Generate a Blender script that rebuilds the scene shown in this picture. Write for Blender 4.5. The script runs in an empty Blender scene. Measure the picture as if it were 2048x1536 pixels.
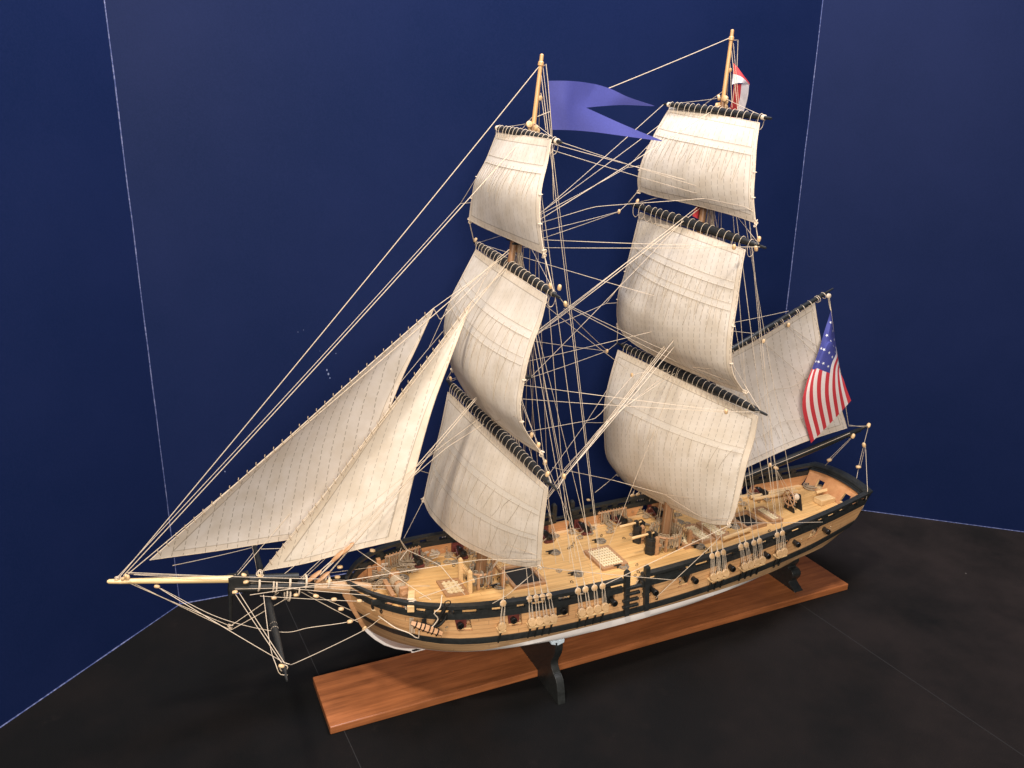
import bpy, math, random
from mathutils import Vector, Matrix
random.seed(7)
C = bpy.context.scene.collection
S = 0.01                                   # everything below is written in centimetres
YC = 4.68                                  # the keel line runs along y = YC, bow towards -x

# ------------------------------------------------------------------ camera
F_PX = 1666.83
CAM = Vector((-13.356, -75.955, 64.873))
yaw, pitch, roll = 0.4265935, 0.3138943, 0.0147873
_d = Vector((math.sin(yaw)*math.cos(pitch), math.cos(yaw)*math.cos(pitch), -math.sin(pitch)))
_r = _d.cross(Vector((0, 0, 1))).normalized(); _u = _r.cross(_d)
_X = math.cos(roll)*_r + math.sin(roll)*_u
_Y = -math.sin(roll)*_r + math.cos(roll)*_u
cam_d = bpy.data.cameras.new('camera'); cam = bpy.data.objects.new('camera', cam_d); C.objects.link(cam)
cam.matrix_world = Matrix.Translation(CAM*S) @ Matrix((_X, _Y, -_d)).transposed().to_4x4()
cam_d.sensor_width = 36; cam_d.lens = F_PX/2048*36
cam_d.clip_start = 0.01; cam_d.clip_end = 50
bpy.context.scene.camera = cam

def at(u, v, x=None, y=None, z=None):      # survey helper: a sighting in the photo cut with a known plane
    d = _X*((u-1024)/F_PX) + _Y*((768-v)/F_PX) + _d
    ax, val = (0, x) if x is not None else (1, y) if y is not None else (2, z)
    return CAM + d*((val-CAM[ax])/d[ax])

# ------------------------------------------------------------------ light
w = bpy.data.worlds.new('World'); bpy.context.scene.world = w; w.use_nodes = True
w.node_tree.nodes['Background'].inputs[0].default_value = (0.80, 0.86, 1.0, 1)
w.node_tree.nodes['Background'].inputs[1].default_value = 0.09
def area(name, loc, target, size, power, col):
    l = bpy.data.lights.new(name, 'AREA'); l.shape = 'DISK'; l.size = size*S; l.energy = power; l.color = col
    o = bpy.data.objects.new(name, l); C.objects.link(o)
    o.location = Vector(loc)*S
    o.rotation_euler = (Vector(target)-Vector(loc)).to_track_quat('-Z', 'Y').to_euler()
    return o
area('ceiling_or_fill_light', (-30, -50, 160), (36, 4, 25), 16, 21, (1.0, 0.88, 0.75))
area('ceiling_or_fill_light', (-35, -150, 95), (36, 4, 22), 60, 34, (1.0, 0.89, 0.78))  # added frontal fill behind the camera, brightens hull and jibs; no ceiling fixture
area('ceiling_or_fill_light', (45, -8, 175), (45, 32, 80), 50, 28, (0.90, 0.90, 1.0))
sc = bpy.context.scene
sc.view_settings.view_transform = 'Standard'; sc.view_settings.look = 'None'
sc.view_settings.exposure = 0; sc.view_settings.gamma = 1
sc.render.engine = 'CYCLES'

# ------------------------------------------------------------------ node helpers
class NT:
    def __init__(s, name):
        s.m = bpy.data.materials.new(name); s.m.use_nodes = True; s.t = s.m.node_tree
        s.b = s.t.nodes['Principled BSDF']
    def n(s, ty, **kw):
        x = s.t.nodes.new(ty)
        for k, v in kw.items(): setattr(x, k, v)
        return x
    def l(s, a, b): s.t.links.new(a, b)
    def val(s, sock, v):
        if isinstance(v, (int, float, tuple, list)): sock.default_value = v
        else: s.l(v, sock)
    def math(s, op, a, b=None):
        x = s.n('ShaderNodeMath', operation=op); s.val(x.inputs[0], a)
        if b is not None: s.val(x.inputs[1], b)
        return x.outputs[0]
    def mix(s, f, a, b, blend='MIX'):
        x = s.n('ShaderNodeMix', data_type='RGBA', blend_type=blend); s.val(x.inputs[0], f); s.val(x.inputs[6], a); s.val(x.inputs[7], b)
        return x.outputs[2]
    def noise(s, vec, scale, detail=4, rough=.6):
        x = s.n('ShaderNodeTexNoise'); x.inputs['Scale'].default_value = scale; x.inputs['Detail'].default_value = detail
        x.inputs['Roughness'].default_value = rough
        if vec is not None: s.l(vec, x.inputs['Vector'])
        return x.outputs['Fac']
    def mapping(s, vec, scale):
        x = s.n('ShaderNodeMapping'); x.inputs['Scale'].default_value = scale; s.l(vec, x.inputs['Vector']); return x.outputs[0]
    def ramp(s, f, lo, hi):
        x = s.n('ShaderNodeMapRange'); x.inputs[1].default_value = lo; x.inputs[2].default_value = hi; s.l(f, x.inputs[0]); return x.outputs[0]
    def bump(s, h, strength, dist=.0002):
        x = s.n('ShaderNodeBump'); x.inputs['Strength'].default_value = strength; x.inputs['Distance'].default_value = dist
        s.l(h, x.inputs['Height']); s.l(x.outputs[0], s.b.inputs['Normal'])
    def obj(s): return s.n('ShaderNodeTexCoord').outputs['Object']
    def uv(s): return s.n('ShaderNodeTexCoord').outputs['UV']
    def xyz(s, v):
        x = s.n('ShaderNodeSeparateXYZ'); s.l(v, x.inputs[0]); return x.outputs
def c4(c): return (c[0], c[1], c[2], 1)
def plain(name, c, rough=.6, var=.25, scale=300, bump=.3, metal=0, spec=.5):
    t = NT(name); o = t.obj(); f = t.noise(o, scale)
    t.l(t.mix(t.ramp(f, .3, .7), c4([k*(1-var) for k in c]), c4([k*(1+var) for k in c])), t.b.inputs['Base Color'])
    t.b.inputs['Roughness'].default_value = rough; t.b.inputs['Metallic'].default_value = metal
    t.b.inputs['Specular IOR Level'].default_value = spec
    if bump: t.bump(f, bump)
    return t.m
def wood(name, c1, c2, stretch=(8, 160, 160), seam=None, seamcol=(.08, .04, .02), rough=.45, use_uv=False, planks=.18, big=0):
    """grain along x; seam = (axis, spacing in m) draws plank joints"""
    t = NT(name); o = t.uv() if use_uv else t.obj()
    g = t.noise(t.mapping(o, stretch), 1.0, 6, .62)
    g2 = t.noise(t.mapping(o, [k*5 for k in stretch]), 1.0, 3, .5)
    f = t.math('ADD', t.math('MULTIPLY', g, .7), t.math('MULTIPLY', g2, .3))
    col = t.mix(t.ramp(f, .36, .64), c4(c1), c4(c2))
    h = f
    if seam:
        ax, sp = seam
        q = t.math('MULTIPLY', t.xyz(o)[ax], 1/sp)
        wn = t.n('ShaderNodeTexWhiteNoise', noise_dimensions='1D'); t.l(t.math('FLOOR', q), wn.inputs['W'])
        hs = t.n('ShaderNodeHueSaturation'); t.l(col, hs.inputs['Color'])
        t.l(t.math('ADD', t.math('MULTIPLY', wn.outputs['Value'], planks*2), 1-planks), hs.inputs['Value']); col = hs.outputs[0]
        fr = t.math('FRACT', q); s_ = t.math('LESS_THAN', fr, .07)
        # butt joints, staggered plank by plank
        qx = t.math('ADD', t.math('MULTIPLY', t.xyz(o)[0], 1/.085), t.math('MULTIPLY', wn.outputs['Value'], 7.3))
        bj = t.math('LESS_THAN', t.math('FRACT', qx), .006)
        s_ = t.math('MAXIMUM', s_, bj)
        col = t.mix(t.math('MULTIPLY', s_, .55), col, c4(seamcol))
        h = t.math('SUBTRACT', f, t.math('MULTIPLY', s_, 1.0))
    if big:
        b = t.noise(o, 14, 3); col = t.mix(t.math('MULTIPLY', t.ramp(b, .4, .7), big), col, c4([k*.45 for k in c1]))
    t.l(col, t.b.inputs['Base Color']); t.b.inputs['Roughness'].default_value = rough
    t.bump(h, .35, .0003)
    return t.m
def sail_mat(name, tint=(.80, .74, .64)):
    t = NT(name); uv = t.uv(); X = t.xyz(uv)
    fine = t.noise(t.mapping(uv, (1, 1, 1)), 9, 5, .7)
    weave = t.noise(t.mapping(uv, (40, 3, 1)), 1, 3)
    blot = t.noise(uv, .35, 4, .6)
    col = t.mix(t.ramp(blot, .38, .66), c4(tint), c4([tint[0]*.90, tint[1]*.875, tint[2]*.83]))
    col = t.mix(t.math('MULTIPLY', t.ramp(weave, .45, .75), .07), col, c4([k*.66 for k in tint]))
    # stitched cloth seams: short dashes down every panel joint
    wob = t.math('MULTIPLY', t.math('SUBTRACT', t.noise(uv, .5, 2), .5), .25)
    fx = t.math('FRACT', t.math('ADD', t.math('MULTIPLY', X[0], 1/1.12), wob))
    line = t.math('LESS_THAN', t.math('ABSOLUTE', t.math('SUBTRACT', fx, .5)), .030)
    fy = t.math('FRACT', t.math('ADD', t.math('MULTIPLY', X[1], 1/.72), t.math('MULTIPLY', t.math('FLOOR', t.math('MULTIPLY', X[0], 1/1.12)), .37)))
    dash = t.math('MULTIPLY', line, t.math('LESS_THAN', fy, .66))
    rnd = t.n('ShaderNodeObjectInfo').outputs['Random']
    dash = t.math('MULTIPLY', dash, t.math('ADD', t.math('MULTIPLY', rnd, .55), .5))
    col = t.mix(t.math('MULTIPLY', dash, .62), col, c4((.20, .15, .09)))
    # hem: stitched line a little inside the edge (second uv map holds the distance to the edges)
    e = t.n('ShaderNodeUVMap'); e.uv_map = 'edge'; E = t.xyz(e.outputs[0])
    d = t.math('MINIMUM', E[0], E[1])
    hem = t.math('LESS_THAN', t.math('ABSOLUTE', t.math('SUBTRACT', d, .75)), .045)
    col = t.mix(t.math('MULTIPLY', hem, .5), col, c4((.27, .20, .12)))
    inside = t.math('GREATER_THAN', d, .75)
    col = t.mix(inside, t.mix(1.0, col, (.99, .96, .91, 1), 'MULTIPLY'), col)
    t.l(col, t.b.inputs['Base Color']); t.b.inputs['Roughness'].default_value = .9
    t.b.inputs['Specular IOR Level'].default_value = .15
    cr = t.noise(uv, .9, 5, .55)
    t.bump(t.math('ADD', t.math('MULTIPLY', fine, .3), cr), .28, .0020)
    tr = t.n('ShaderNodeBsdfTranslucent'); t.l(col, tr.inputs[0])
    mx = t.n('ShaderNodeMixShader'); mx.inputs[0].default_value = .36
    t.l(t.b.outputs[0], mx.inputs[1]); t.l(tr.outputs[0], mx.inputs[2])
    t.l(mx.outputs[0], t.t.nodes['Material Output'].inputs[0])
    return t.m
def cloth(name, c, transl=.3, rough=.75, scale=600):
    t = NT(name); o = t.obj(); f = t.noise(o, scale); g = t.noise(o, 40)
    col = t.mix(t.ramp(f, .3, .7), c4([k*.9 for k in c]), c4([k*1.08 for k in c]))
    col = t.mix(t.math('MULTIPLY', g, .25), col, c4([k*.8+.04 for k in c]))
    t.l(col, t.b.inputs['Base Color']); t.b.inputs['Roughness'].default_value = rough
    tr = t.n('ShaderNodeBsdfTranslucent'); t.l(col, tr.inputs[0])
    mx = t.n('ShaderNodeMixShader'); mx.inputs[0].default_value = transl
    t.l(t.b.outputs[0], mx.inputs[1]); t.l(tr.outputs[0], mx.inputs[2]); t.l(mx.outputs[0], t.t.nodes['Material Output'].inputs[0])
    t.bump(f, .3, .0003)
    return t.m
def stripes_mat(name, c1, c2, n):
    t = NT(name); X = t.xyz(t.uv())
    k = t.math('MODULO', t.math('FLOOR', t.math('MULTIPLY', X[1], n)), 2)
    col = t.mix(t.math('GREATER_THAN', k, .5), c4(c1), c4(c2))
    f = t.noise(t.obj(), 700); col = t.mix(t.math('MULTIPLY', f, .18), col, (.3, .25, .25, 1))
    t.l(col, t.b.inputs['Base Color']); t.b.inputs['Roughness'].default_value = .7
    tr = t.n('ShaderNodeBsdfTranslucent'); t.l(col, tr.inputs[0])
    mx = t.n('ShaderNodeMixShader'); mx.inputs[0].default_value = .3
    t.l(t.b.outputs[0], mx.inputs[1]); t.l(tr.outputs[0], mx.inputs[2]); t.l(mx.outputs[0], t.t.nodes['Material Output'].inputs[0])
    return t.m

M = {}
M['black'] = plain('black_paint', (.016, .018, .018), .42, .35, 250, .5)
M['yardblack'] = plain('black_spar_paint', (.012, .013, .013), .5, .3, 250, .4)
M['wood'] = wood('hull_planking', (.46, .245, .105), (.60, .36, .17), (25, 220, 220), (1, .0050), use_uv=True, planks=.07, rough=.42)
M['inner'] = wood('bulwark_planking', (.44, .20, .085), (.56, .29, .13), (9, 160, 160), rough=.45)
M['lowwood'] = wood('lower_planking', (.25, .15, .075), (.37, .235, .12), (25, 220, 220), (1, .0045), use_uv=True, planks=.07, rough=.5)
M['deck'] = wood('deck_planking', (.56, .315, .112), (.76, .475, .195), (7, 200, 200), (1, .0075), planks=.07, rough=.36, seamcol=(.30, .16, .06))
M['oak'] = wood('pale_fitting_wood', (.58, .37, .17), (.74, .52, .27), (40, 300, 300), rough=.4)
M['brown'] = wood('brown_fitting_wood', (.33, .17, .08), (.46, .26, .13), (40, 300, 300), rough=.45)
M['tanwood'] = wood('tan_spar_wood', (.42, .26, .14), (.58, .39, .23), (20, 160, 160), rough=.45)
M['mastbrown'] = wood('dark_mast_wood', (.17, .085, .04), (.28, .15, .075), (200, 200, 12), rough=.45)
M['mastwood'] = wood('mast_wood', (.48, .26, .10), (.62, .37, .17), (200, 200, 12), rough=.4)
M['boomwood'] = wood('jib_boom_wood', (.60, .42, .19), (.76, .58, .31), (9, 200, 200), rough=.38)
M['mahog'] = wood('mahogany_board', (.20, .067, .023), (.43, .152, .054), (6, 95, 95), rough=.40, big=.35)
M['white'] = plain('white_hull_paint', (.74, .71, .69), .4, .03, 60, .15)
M['rope'] = plain('cream_thread', (.58, .48, .365), .85, .25, 900, .8, spec=.2)
M['rope2'] = plain('tan_thread', (.33, .25, .165), .9, .3, 900, .8, spec=.2)
M['greyrope'] = plain('weathered_thread', (.24, .20, .15), .9, .35, 900, .8, spec=.2)
M['stitch'] = plain('brown_stitching', (.42, .345, .25), .9, .2, 900, .2, spec=.1)
M['block'] = wood('block_wood', (.48, .31, .155), (.66, .46, .25), (200, 400, 400), rough=.4)
M['deadeye'] = wood('deadeye_wood', (.40, .25, .115), (.55, .36, .19), (200, 400, 400), rough=.4)
M['gun'] = plain('dark_gun_metal', (.022, .021, .020), .3, .4, 400, .3, metal=.4)
M['carriage'] = plain('red_brown_paint', (.12, .028, .022), .5, .3, 200, .4)
M['brass'] = plain('dull_brass', (.35, .24, .11), .35, .2, 300, .2, metal=.8)
M['grate'] = wood('grating_wood', (.70, .54, .30), (.80, .66, .42), (40, 300, 300), rough=.45)
M['sail'] = sail_mat('sail_cloth', (.94, .88, .79))
M['sailgrey'] = sail_mat('sail_cloth_cool', (.86, .81, .76))
M['bandcloth'] = cloth('reef_band_cloth', (.90, .84, .745), .30)
M['pennant'] = cloth('violet_blue_cloth', (.045, .052, .265), .12)
M['canton'] = cloth('flag_blue', (.055, .065, .30), .3)
M['starwhite'] = cloth('flag_white', (.8, .8, .82), .2)
M['flagstripe'] = stripes_mat('flag_stripes', (.66, .03, .05), (.90, .84, .84), 13)
M['pennstripe'] = stripes_mat('pennant_stripes', (.62, .035, .045), (.82, .78, .82), 2)
M['shadowblack'] = plain('painted_hold_shade', (.008, .007, .006), .9, .1, 100, 0)  # near-black colour stands in for the shade inside open hatches

# ------------------------------------------------------------------ mesh helpers
class MB:
    def __init__(s): s.v = []; s.f = []; s.uv = {}; s.uv2 = {}
    def add(s, pts): 
        i = len(s.v); s.v += [Vector(p) for p in pts]; return i
    def box(s, c, size, ax=None, taper=1.0, bev=0):
        c = Vector(c); X, Y, Z = ax or (Vector((1, 0, 0)), Vector((0, 1, 0)), Vector((0, 0, 1)))
        a, b, h = [k/2 for k in size]; pts = []
        for sz, k in ((-1, 1), (1, taper)):
            for sx, sy in ((-1, -1), (1, -1), (1, 1), (-1, 1)):
                pts.append(c + X*(a*sx*k) + Y*(b*sy*k) + Z*(h*sz))
        i = s.add(pts)
        s.f += [(i, i+3, i+2, i+1), (i+4, i+5, i+6, i+7), (i, i+1, i+5, i+4), (i+1, i+2, i+6, i+5), (i+2, i+3, i+7, i+6), (i+3, i, i+4, i+7)]
    def tube(s, path, r, n=6, caps=True, flat=1.0):
        path = [Vector(p) for p in path]; m = len(path)
        rs = r if isinstance(r, (list, tuple)) else [r]*m
        prev = None; base = len(s.v)
        for i in range(m):
            t = (path[min(i+1, m-1)]-path[max(i-1, 0)])
            t = t.normalized() if t.length > 1e-9 else Vector((0, 0, 1))
            if prev is None:
                a = Vector((0, 0, 1)) if abs(t.z) < .9 else Vector((1, 0, 0))
                nx = t.cross(a).normalized()
            else: nx = (prev - t*prev.dot(t)).normalized()
            prev = nx; ny = t.cross(nx)
            s.add([path[i] + nx*(math.cos(6.28318*k/n)*rs[i]) + ny*(math.sin(6.28318*k/n)*rs[i]*flat) for k in range(n)])
        for i in range(m-1):
            for k in range(n):
                a = base+i*n+k; b = base+i*n+(k+1) % n
                s.f.append((a, b, b+n, a+n))
        if caps:
            s.f.append(tuple(base+k for k in reversed(range(n)))); s.f.append(tuple(base+(m-1)*n+k for k in range(n)))
    def rope(s, a, b, r=.045, sag=.006, n=5, seg=8):
        a = Vector(a); b = Vector(b); L = (b-a).length
        s.tube([a.lerp(b, t/seg) - Vector((0, 0, 4*sag*L*(t/seg)*(1-t/seg))) for t in range(seg+1)], r, n)
    def ring(s, c, nrm, R, r, seg=12, n=5, ex=1.0, up=None):
        nrm = Vector(nrm).normalized(); a = Vector(up) if up is not None else (Vector((0, 0, 1)) if abs(nrm.z) < .9 else Vector((1, 0, 0)))
        X = nrm.cross(a).normalized(); Y = nrm.cross(X)
        c = Vector(c); base = len(s.v)
        for i in range(seg):
            th = 6.28318*i/seg; d = X*math.cos(th) + Y*math.sin(th)*ex; p = c + d*R; dn = d.normalized()
            s.add([p + dn*(r*math.cos(6.28318*k/n)) + nrm*(r*math.sin(6.28318*k/n)) for k in range(n)])
        for i in range(seg):
            for k in range(n):
                a_ = base+i*n+k; b_ = base+i*n+(k+1) % n; c_ = base+((i+1) % seg)*n+(k+1) % n; d_ = base+((i+1) % seg)*n+k
                s.f.append((a_, b_, c_, d_))
    def disc(s, c, nrm, R, h, n=14, dome=.25):
        nrm = Vector(nrm).normalized(); c = Vector(c)
        s.tube([c-nrm*h/2, c-nrm*h*.32, c+nrm*h*.32, c+nrm*h/2], [R*(1-dome), R, R, R*(1-dome)], n)
    def ball(s, c, r, k=(1, 1, 1), n=8):
        c = Vector(c); base = len(s.v); rows = n//2
        pts = [c+Vector((0, 0, -r*k[2]))]
        for i in range(1, rows):
            ph = -math.pi/2 + math.pi*i/rows
            for j in range(n): pts.append(c+Vector((r*k[0]*math.cos(ph)*math.cos(6.28318*j/n), r*k[1]*math.cos(ph)*math.sin(6.28318*j/n), r*k[2]*math.sin(ph))))
        pts.append(c+Vector((0, 0, r*k[2]))); s.add(pts)
        for j in range(n): s.f.append((base, base+1+(j+1) % n, base+1+j))
        for i in range(rows-2):
            for j in range(n):
                a = base+1+i*n+j; b = base+1+i*n+(j+1) % n; s.f.append((a, b, b+n, a+n))
        top = base+1+(rows-1)*n
        for j in range(n): s.f.append((top, top-n+j, top-n+(j+1) % n))
    def grid(s, rows, flip=False, uvs=None, uv2=None, skip=None):
        base = len(s.v); m = len(rows[0])
        for r in rows: s.add(r)
        for i in range(len(rows)-1):
            for j in range(m-1):
                if skip and skip(i, j): continue
                q = (base+i*m+j, base+i*m+j+1, base+(i+1)*m+j+1, base+(i+1)*m+j)
                s.f.append(tuple(reversed(q)) if flip else q)
        if uvs:
            for i in range(len(rows)):
                for j in range(m):
                    s.uv[base+i*m+j] = uvs[i][j]
                    if uv2: s.uv2[base+i*m+j] = uv2[i][j]
    def prism(s, poly, off):
        """closed polygon extruded by the vector off"""
        n = len(poly); off = Vector(off); i = s.add(poly); j = s.add([Vector(p)+off for p in poly])
        s.f.append(tuple(range(i, i+n))); s.f.append(tuple(reversed(range(j, j+n))))
        for k in range(n): s.f.append((i+k, j+k, j+(k+1) % n, i+(k+1) % n))
    def build(s, name, mat, parent=None, smooth=True, bevel=0, solid=0, weld=0, label=None):
        me = bpy.data.meshes.new(name)
        me.from_pydata([tuple(p*S) for p in s.v], [], s.f)
        if s.uv:
            for nm, d in (('UVMap', s.uv), ('edge', s.uv2)):
                if not d: continue
                L = me.uv_layers.new(name=nm)
                for lp in me.loops: L.data[lp.index].uv = d.get(lp.vertex_index, (0, 0))
        me.materials.append(mat); me.update()
        o = bpy.data.objects.new(name, me); C.objects.link(o)
        if parent: o.parent = parent
        import bmesh
        bm = bmesh.new(); bm.from_mesh(me)
        if weld: bmesh.ops.remove_doubles(bm, verts=bm.verts, dist=weld*S)
        bmesh.ops.recalc_face_normals(bm, faces=bm.faces); bm.to_mesh(me); bm.free()
        if smooth:
            for p in me.polygons: p.use_smooth = True
            me.set_sharp_from_angle(angle=math.radians(38))
        if bevel:
            b = o.modifiers.new('bevel', 'BEVEL'); b.width = bevel*S; b.segments = 2; b.limit_method = 'ANGLE'
        if solid:
            b = o.modifiers.new('thickness', 'SOLIDIFY'); b.thickness = solid*S; b.offset = 0
            b = o.modifiers.new('crisp_edge', 'EDGE_SPLIT'); b.split_angle = math.radians(50)
        if label: o['label'] = label
        return o
def interp(tab, x):
    if x <= tab[0][0]: return tab[0][1]
    for (a, p), (b, q) in zip(tab, tab[1:]):
        if x <= b: return p + (q-p)*(x-a)/(b-a)
    return tab[-1][1]
def smooth_tab(tab):
    """Catmull-Rom reading of a table"""
    def f(x):
        if x <= tab[0][0]: return tab[0][1]
        if x >= tab[-1][0]: return tab[-1][1]
        for i in range(len(tab)-1):
            if x <= tab[i+1][0]: break
        x0, y0 = tab[i]; x1, y1 = tab[i+1]; h = x1-x0; t = (x-x0)/h
        m0 = (y1-tab[i-1][1])/(x1-tab[i-1][0]) if i > 0 else (y1-y0)/h
        m1 = (tab[i+2][1]-y0)/(tab[i+2][0]-x0) if i+2 < len(tab) else (y1-y0)/h
        return (2*t**3-3*t*t+1)*y0 + (t**3-2*t*t+t)*h*m0 + (-2*t**3+3*t*t)*y1 + (t**3-t*t)*h*m1
    return f
def poly_resample(pts, n):
    pts = [Vector(p) for p in pts]
    # Catmull-Rom densify, then equal arc length
    d = []
    for i in range(len(pts)-1):
        p0 = pts[i-1] if i > 0 else pts[i]*2-pts[i+1]; p1 = pts[i]; p2 = pts[i+1]; p3 = pts[i+2] if i+2 < len(pts) else pts[i+1]*2-pts[i]
        for k in range(8):
            t = k/8
            d.append(.5*((2*p1)+(p2-p0)*t+(2*p0-5*p1+4*p2-p3)*t*t+(3*p1-p0-3*p2+p3)*t**3))
    d.append(pts[-1])
    L = [0]
    for a, b in zip(d, d[1:]): L.append(L[-1]+(b-a).length)
    out = []; k = 0
    for i in range(n):
        s_ = L[-1]*i/(n-1)
        while k < len(L)-2 and L[k+1] < s_: k += 1
        t = (s_-L[k])/max(L[k+1]-L[k], 1e-9); out.append(d[k].lerp(d[k+1], min(max(t, 0), 1)))
    return out
def empty(name, loc=(0, 0, 0), label=None, cat=None, group=None):
    o = bpy.data.objects.new(name, None); C.objects.link(o); o.location = Vector(loc)*S; o.empty_display_size = .02
    if label: o['label'] = label
    if cat: o['category'] = cat
    if group: o['group'] = group
    return o

# ================================================================== THE SETTING
def structure(o): o['kind'] = 'structure'; return o
# table covered in near-black cloth
def table_mat():
    t = NT('black_felt'); o = t.obj()
    f = t.noise(o, 900, 3); g = t.noise(o, 9, 5); st = t.noise(o, 30, 5, .7)
    col = t.mix(t.ramp(f, .3, .75), (.0008, .0009, .0012, 1), (.0034, .0034, .0038, 1))
    col = t.mix(t.math('MULTIPLY', t.ramp(g, .45, .75), .6), col, (.0080, .0055, .0050, 1))
    col = t.mix(t.math('MULTIPLY', t.ramp(st, .62, .8), .45), col, (.014, .0102, .0095, 1))
    wear = t.math('MULTIPLY', t.ramp(t.xyz(o)[0], .30, 1.15), t.ramp(t.noise(o, 6, 5, .65), .30, .62))
    col = t.mix(wear, col, t.mix(t.ramp(f, .3, .75), (.0125, .0090, .0086, 1), (.030, .0210, .0195, 1)))
    v = t.n('ShaderNodeTexVoronoi'); v.inputs['Scale'].default_value = 22; t.l(o, v.inputs['Vector'])
    wn = t.xyz(v.outputs['Color'])[0]
    sp = t.math('MULTIPLY', t.math('LESS_THAN', v.outputs['Distance'], .028), t.math('GREATER_THAN', wn, .62))
    col = t.mix(t.math('MULTIPLY', sp, .5), col, (.30, .27, .25, 1))
    t.l(col, t.b.inputs['Base Color']); t.b.inputs['Roughness'].default_value = .8
    t.b.inputs['Specular IOR Level'].default_value = .10
    t.b.inputs['Sheen Weight'].default_value = .03
    t.bump(f, .5, .0005)
    return t.m
M['felt'] = table_mat()
m = MB(); m.box((40, -40, -1), (460, 400, 2)); structure(m.build('table_top', M['felt'], smooth=False))
# sewn seams in the cloth
for a, b in (((1600, 1208), (2048, 1512)), ((560, 1180), (722, 1536))):
    A = at(*a, z=0); B = at(*b, z=0); d = (B-A); A = A-d*.05; B = B+d*.5
    m = MB(); m.tube([A-Vector((0, 0, .035)), A.lerp(B, .5)-Vector((0, 0, .035)), B-Vector((0, 0, .035))], .07, 6)
    structure(m.build('cloth_seam', plain('felt_seam', (.0062, .0058, .006), .85, .2, 500, .3)))
def wall_mat():
    t = NT('blue_painted_panel'); o = t.obj()
    f = t.noise(o, 500, 3); g = t.noise(o, 4, 4)
    col = t.mix(t.ramp(g, .35, .65), (.0042, .0105, .044, 1), (.0064, .0130, .052, 1))
    col = t.mix(t.math('MULTIPLY', t.ramp(f, .35, .7), .4), col, (.0095, .0165, .064, 1))
    sc_ = t.noise(t.mapping(o, (18, 18, 9)), 3, 6, .8); col = t.mix(t.math('MULTIPLY', t.ramp(sc_, .72, .80), .25), col, (.07, .09, .22, 1))
    t.l(col, t.b.inputs['Base Color']); t.b.inputs['Roughness'].default_value = .50
    t.b.inputs['Specular IOR Level'].default_value = .05
    t.bump(f, .15, .0004)
    return t.m
M['blue'] = wall_mat()
CL = at(360, 1208, z=0); CR = at(1528, 994, z=0)
LE = at(0, 1455, z=0); RE = at(2048, 1064, z=0)
LW = CL + (LE-CL)*4.2; RW = CR + (RE-CR)*3.0
def panel(a, b, name):
    a = a.copy(); b = b.copy(); d = (b-a).normalized(); n = Vector((d.y, -d.x, 0))
    if n.y > 0: n = -n                       # n points to the room
    H = 260; m = MB(); t_ = 1.2
    m.prism([a, b, b-n*t_, a-n*t_], (0, 0, H)); return structure(m.build(name, M['blue'], smooth=False))
panel(LW, CL, 'wall_left'); panel(CL, CR, 'wall_back'); panel(CR, RW, 'wall_right')
def worn_mat():
    t = NT('worn_panel_edge'); o = t.obj(); f = t.noise(o, 260, 5, .75); g = t.noise(o, 30, 4)
    k = t.math('MULTIPLY', t.ramp(f, .42, .62), t.ramp(g, .25, .6))
    t.l(t.mix(k, (.035, .055, .17, 1), (.20, .22, .38, 1)), t.b.inputs['Base Color']); t.b.inputs['Roughness'].default_value = .7
    return t.m
M['worn'] = worn_mat()
for Pc in (CL, CR):
    m = MB(); k = []
    z = 0
    while z < 200:
        k.append(Pc + Vector((random.uniform(-.03, .03), -.06, z))); z += 4
    m.tube(k, [random.uniform(.045, .085) for _ in k], 6); structure(m.build('corner_edge', M['worn']))
for a, b, r in ((LW, CL, .08), (CL, CR, .10), (CR, RW, .08)):
    m = MB(); L = (b-a).length; n = int(L/3); k = []
    for i in range(n+1):
        p = a.lerp(b, i/n); k.append(p + Vector((0, -.08, .03)))
    m.tube(k, [random.uniform(r*.6, r*1.1) for _ in k], 6); structure(m.build('panel_foot_edge', M['worn']))
# chips of paint knocked off the middle panel
dn = (CR-CL).normalized()
def on_back(u, v):
    d = _X*((u-1024)/F_PX) + _Y*((768-v)/F_PX) + _d; n = Vector((dn.y, -dn.x, 0)); t_ = (CL-CAM).dot(n)/d.dot(n); return CAM+d*t_
m = MB()
for (u, v, r) in ((654, 740, .16), (657, 748, .20), (660, 756, .12), (672, 707, .08), (596, 664, .07), (607, 660, .06), (450, 943, .12), (640, 702, .05)):
    p = on_back(u, v); m.ball(p, r*.7, (1, .06, 1.4), 6)
structure(m.build('paint_chips', plain('bare_chip', (.16, .19, .33), .8, .2, 300, 0)))

# ================================================================== DISPLAY STAND
stand = empty('display_stand', (37.5, YC, 0), 'long reddish mahogany board with two black scrolled cradles holding up the model ship', 'display stand')
def child(o, p):                           # keep meshes in world space although the parent sits at the thing's base
    o.parent = p; o.matrix_parent_inverse = Matrix.Translation(-p.location); return o
m = MB(); m.box((37.5, YC, .5), (75, 9.36, .98)); child(m.build('base_board', M['mahog'], bevel=.12, smooth=False), stand)

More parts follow.
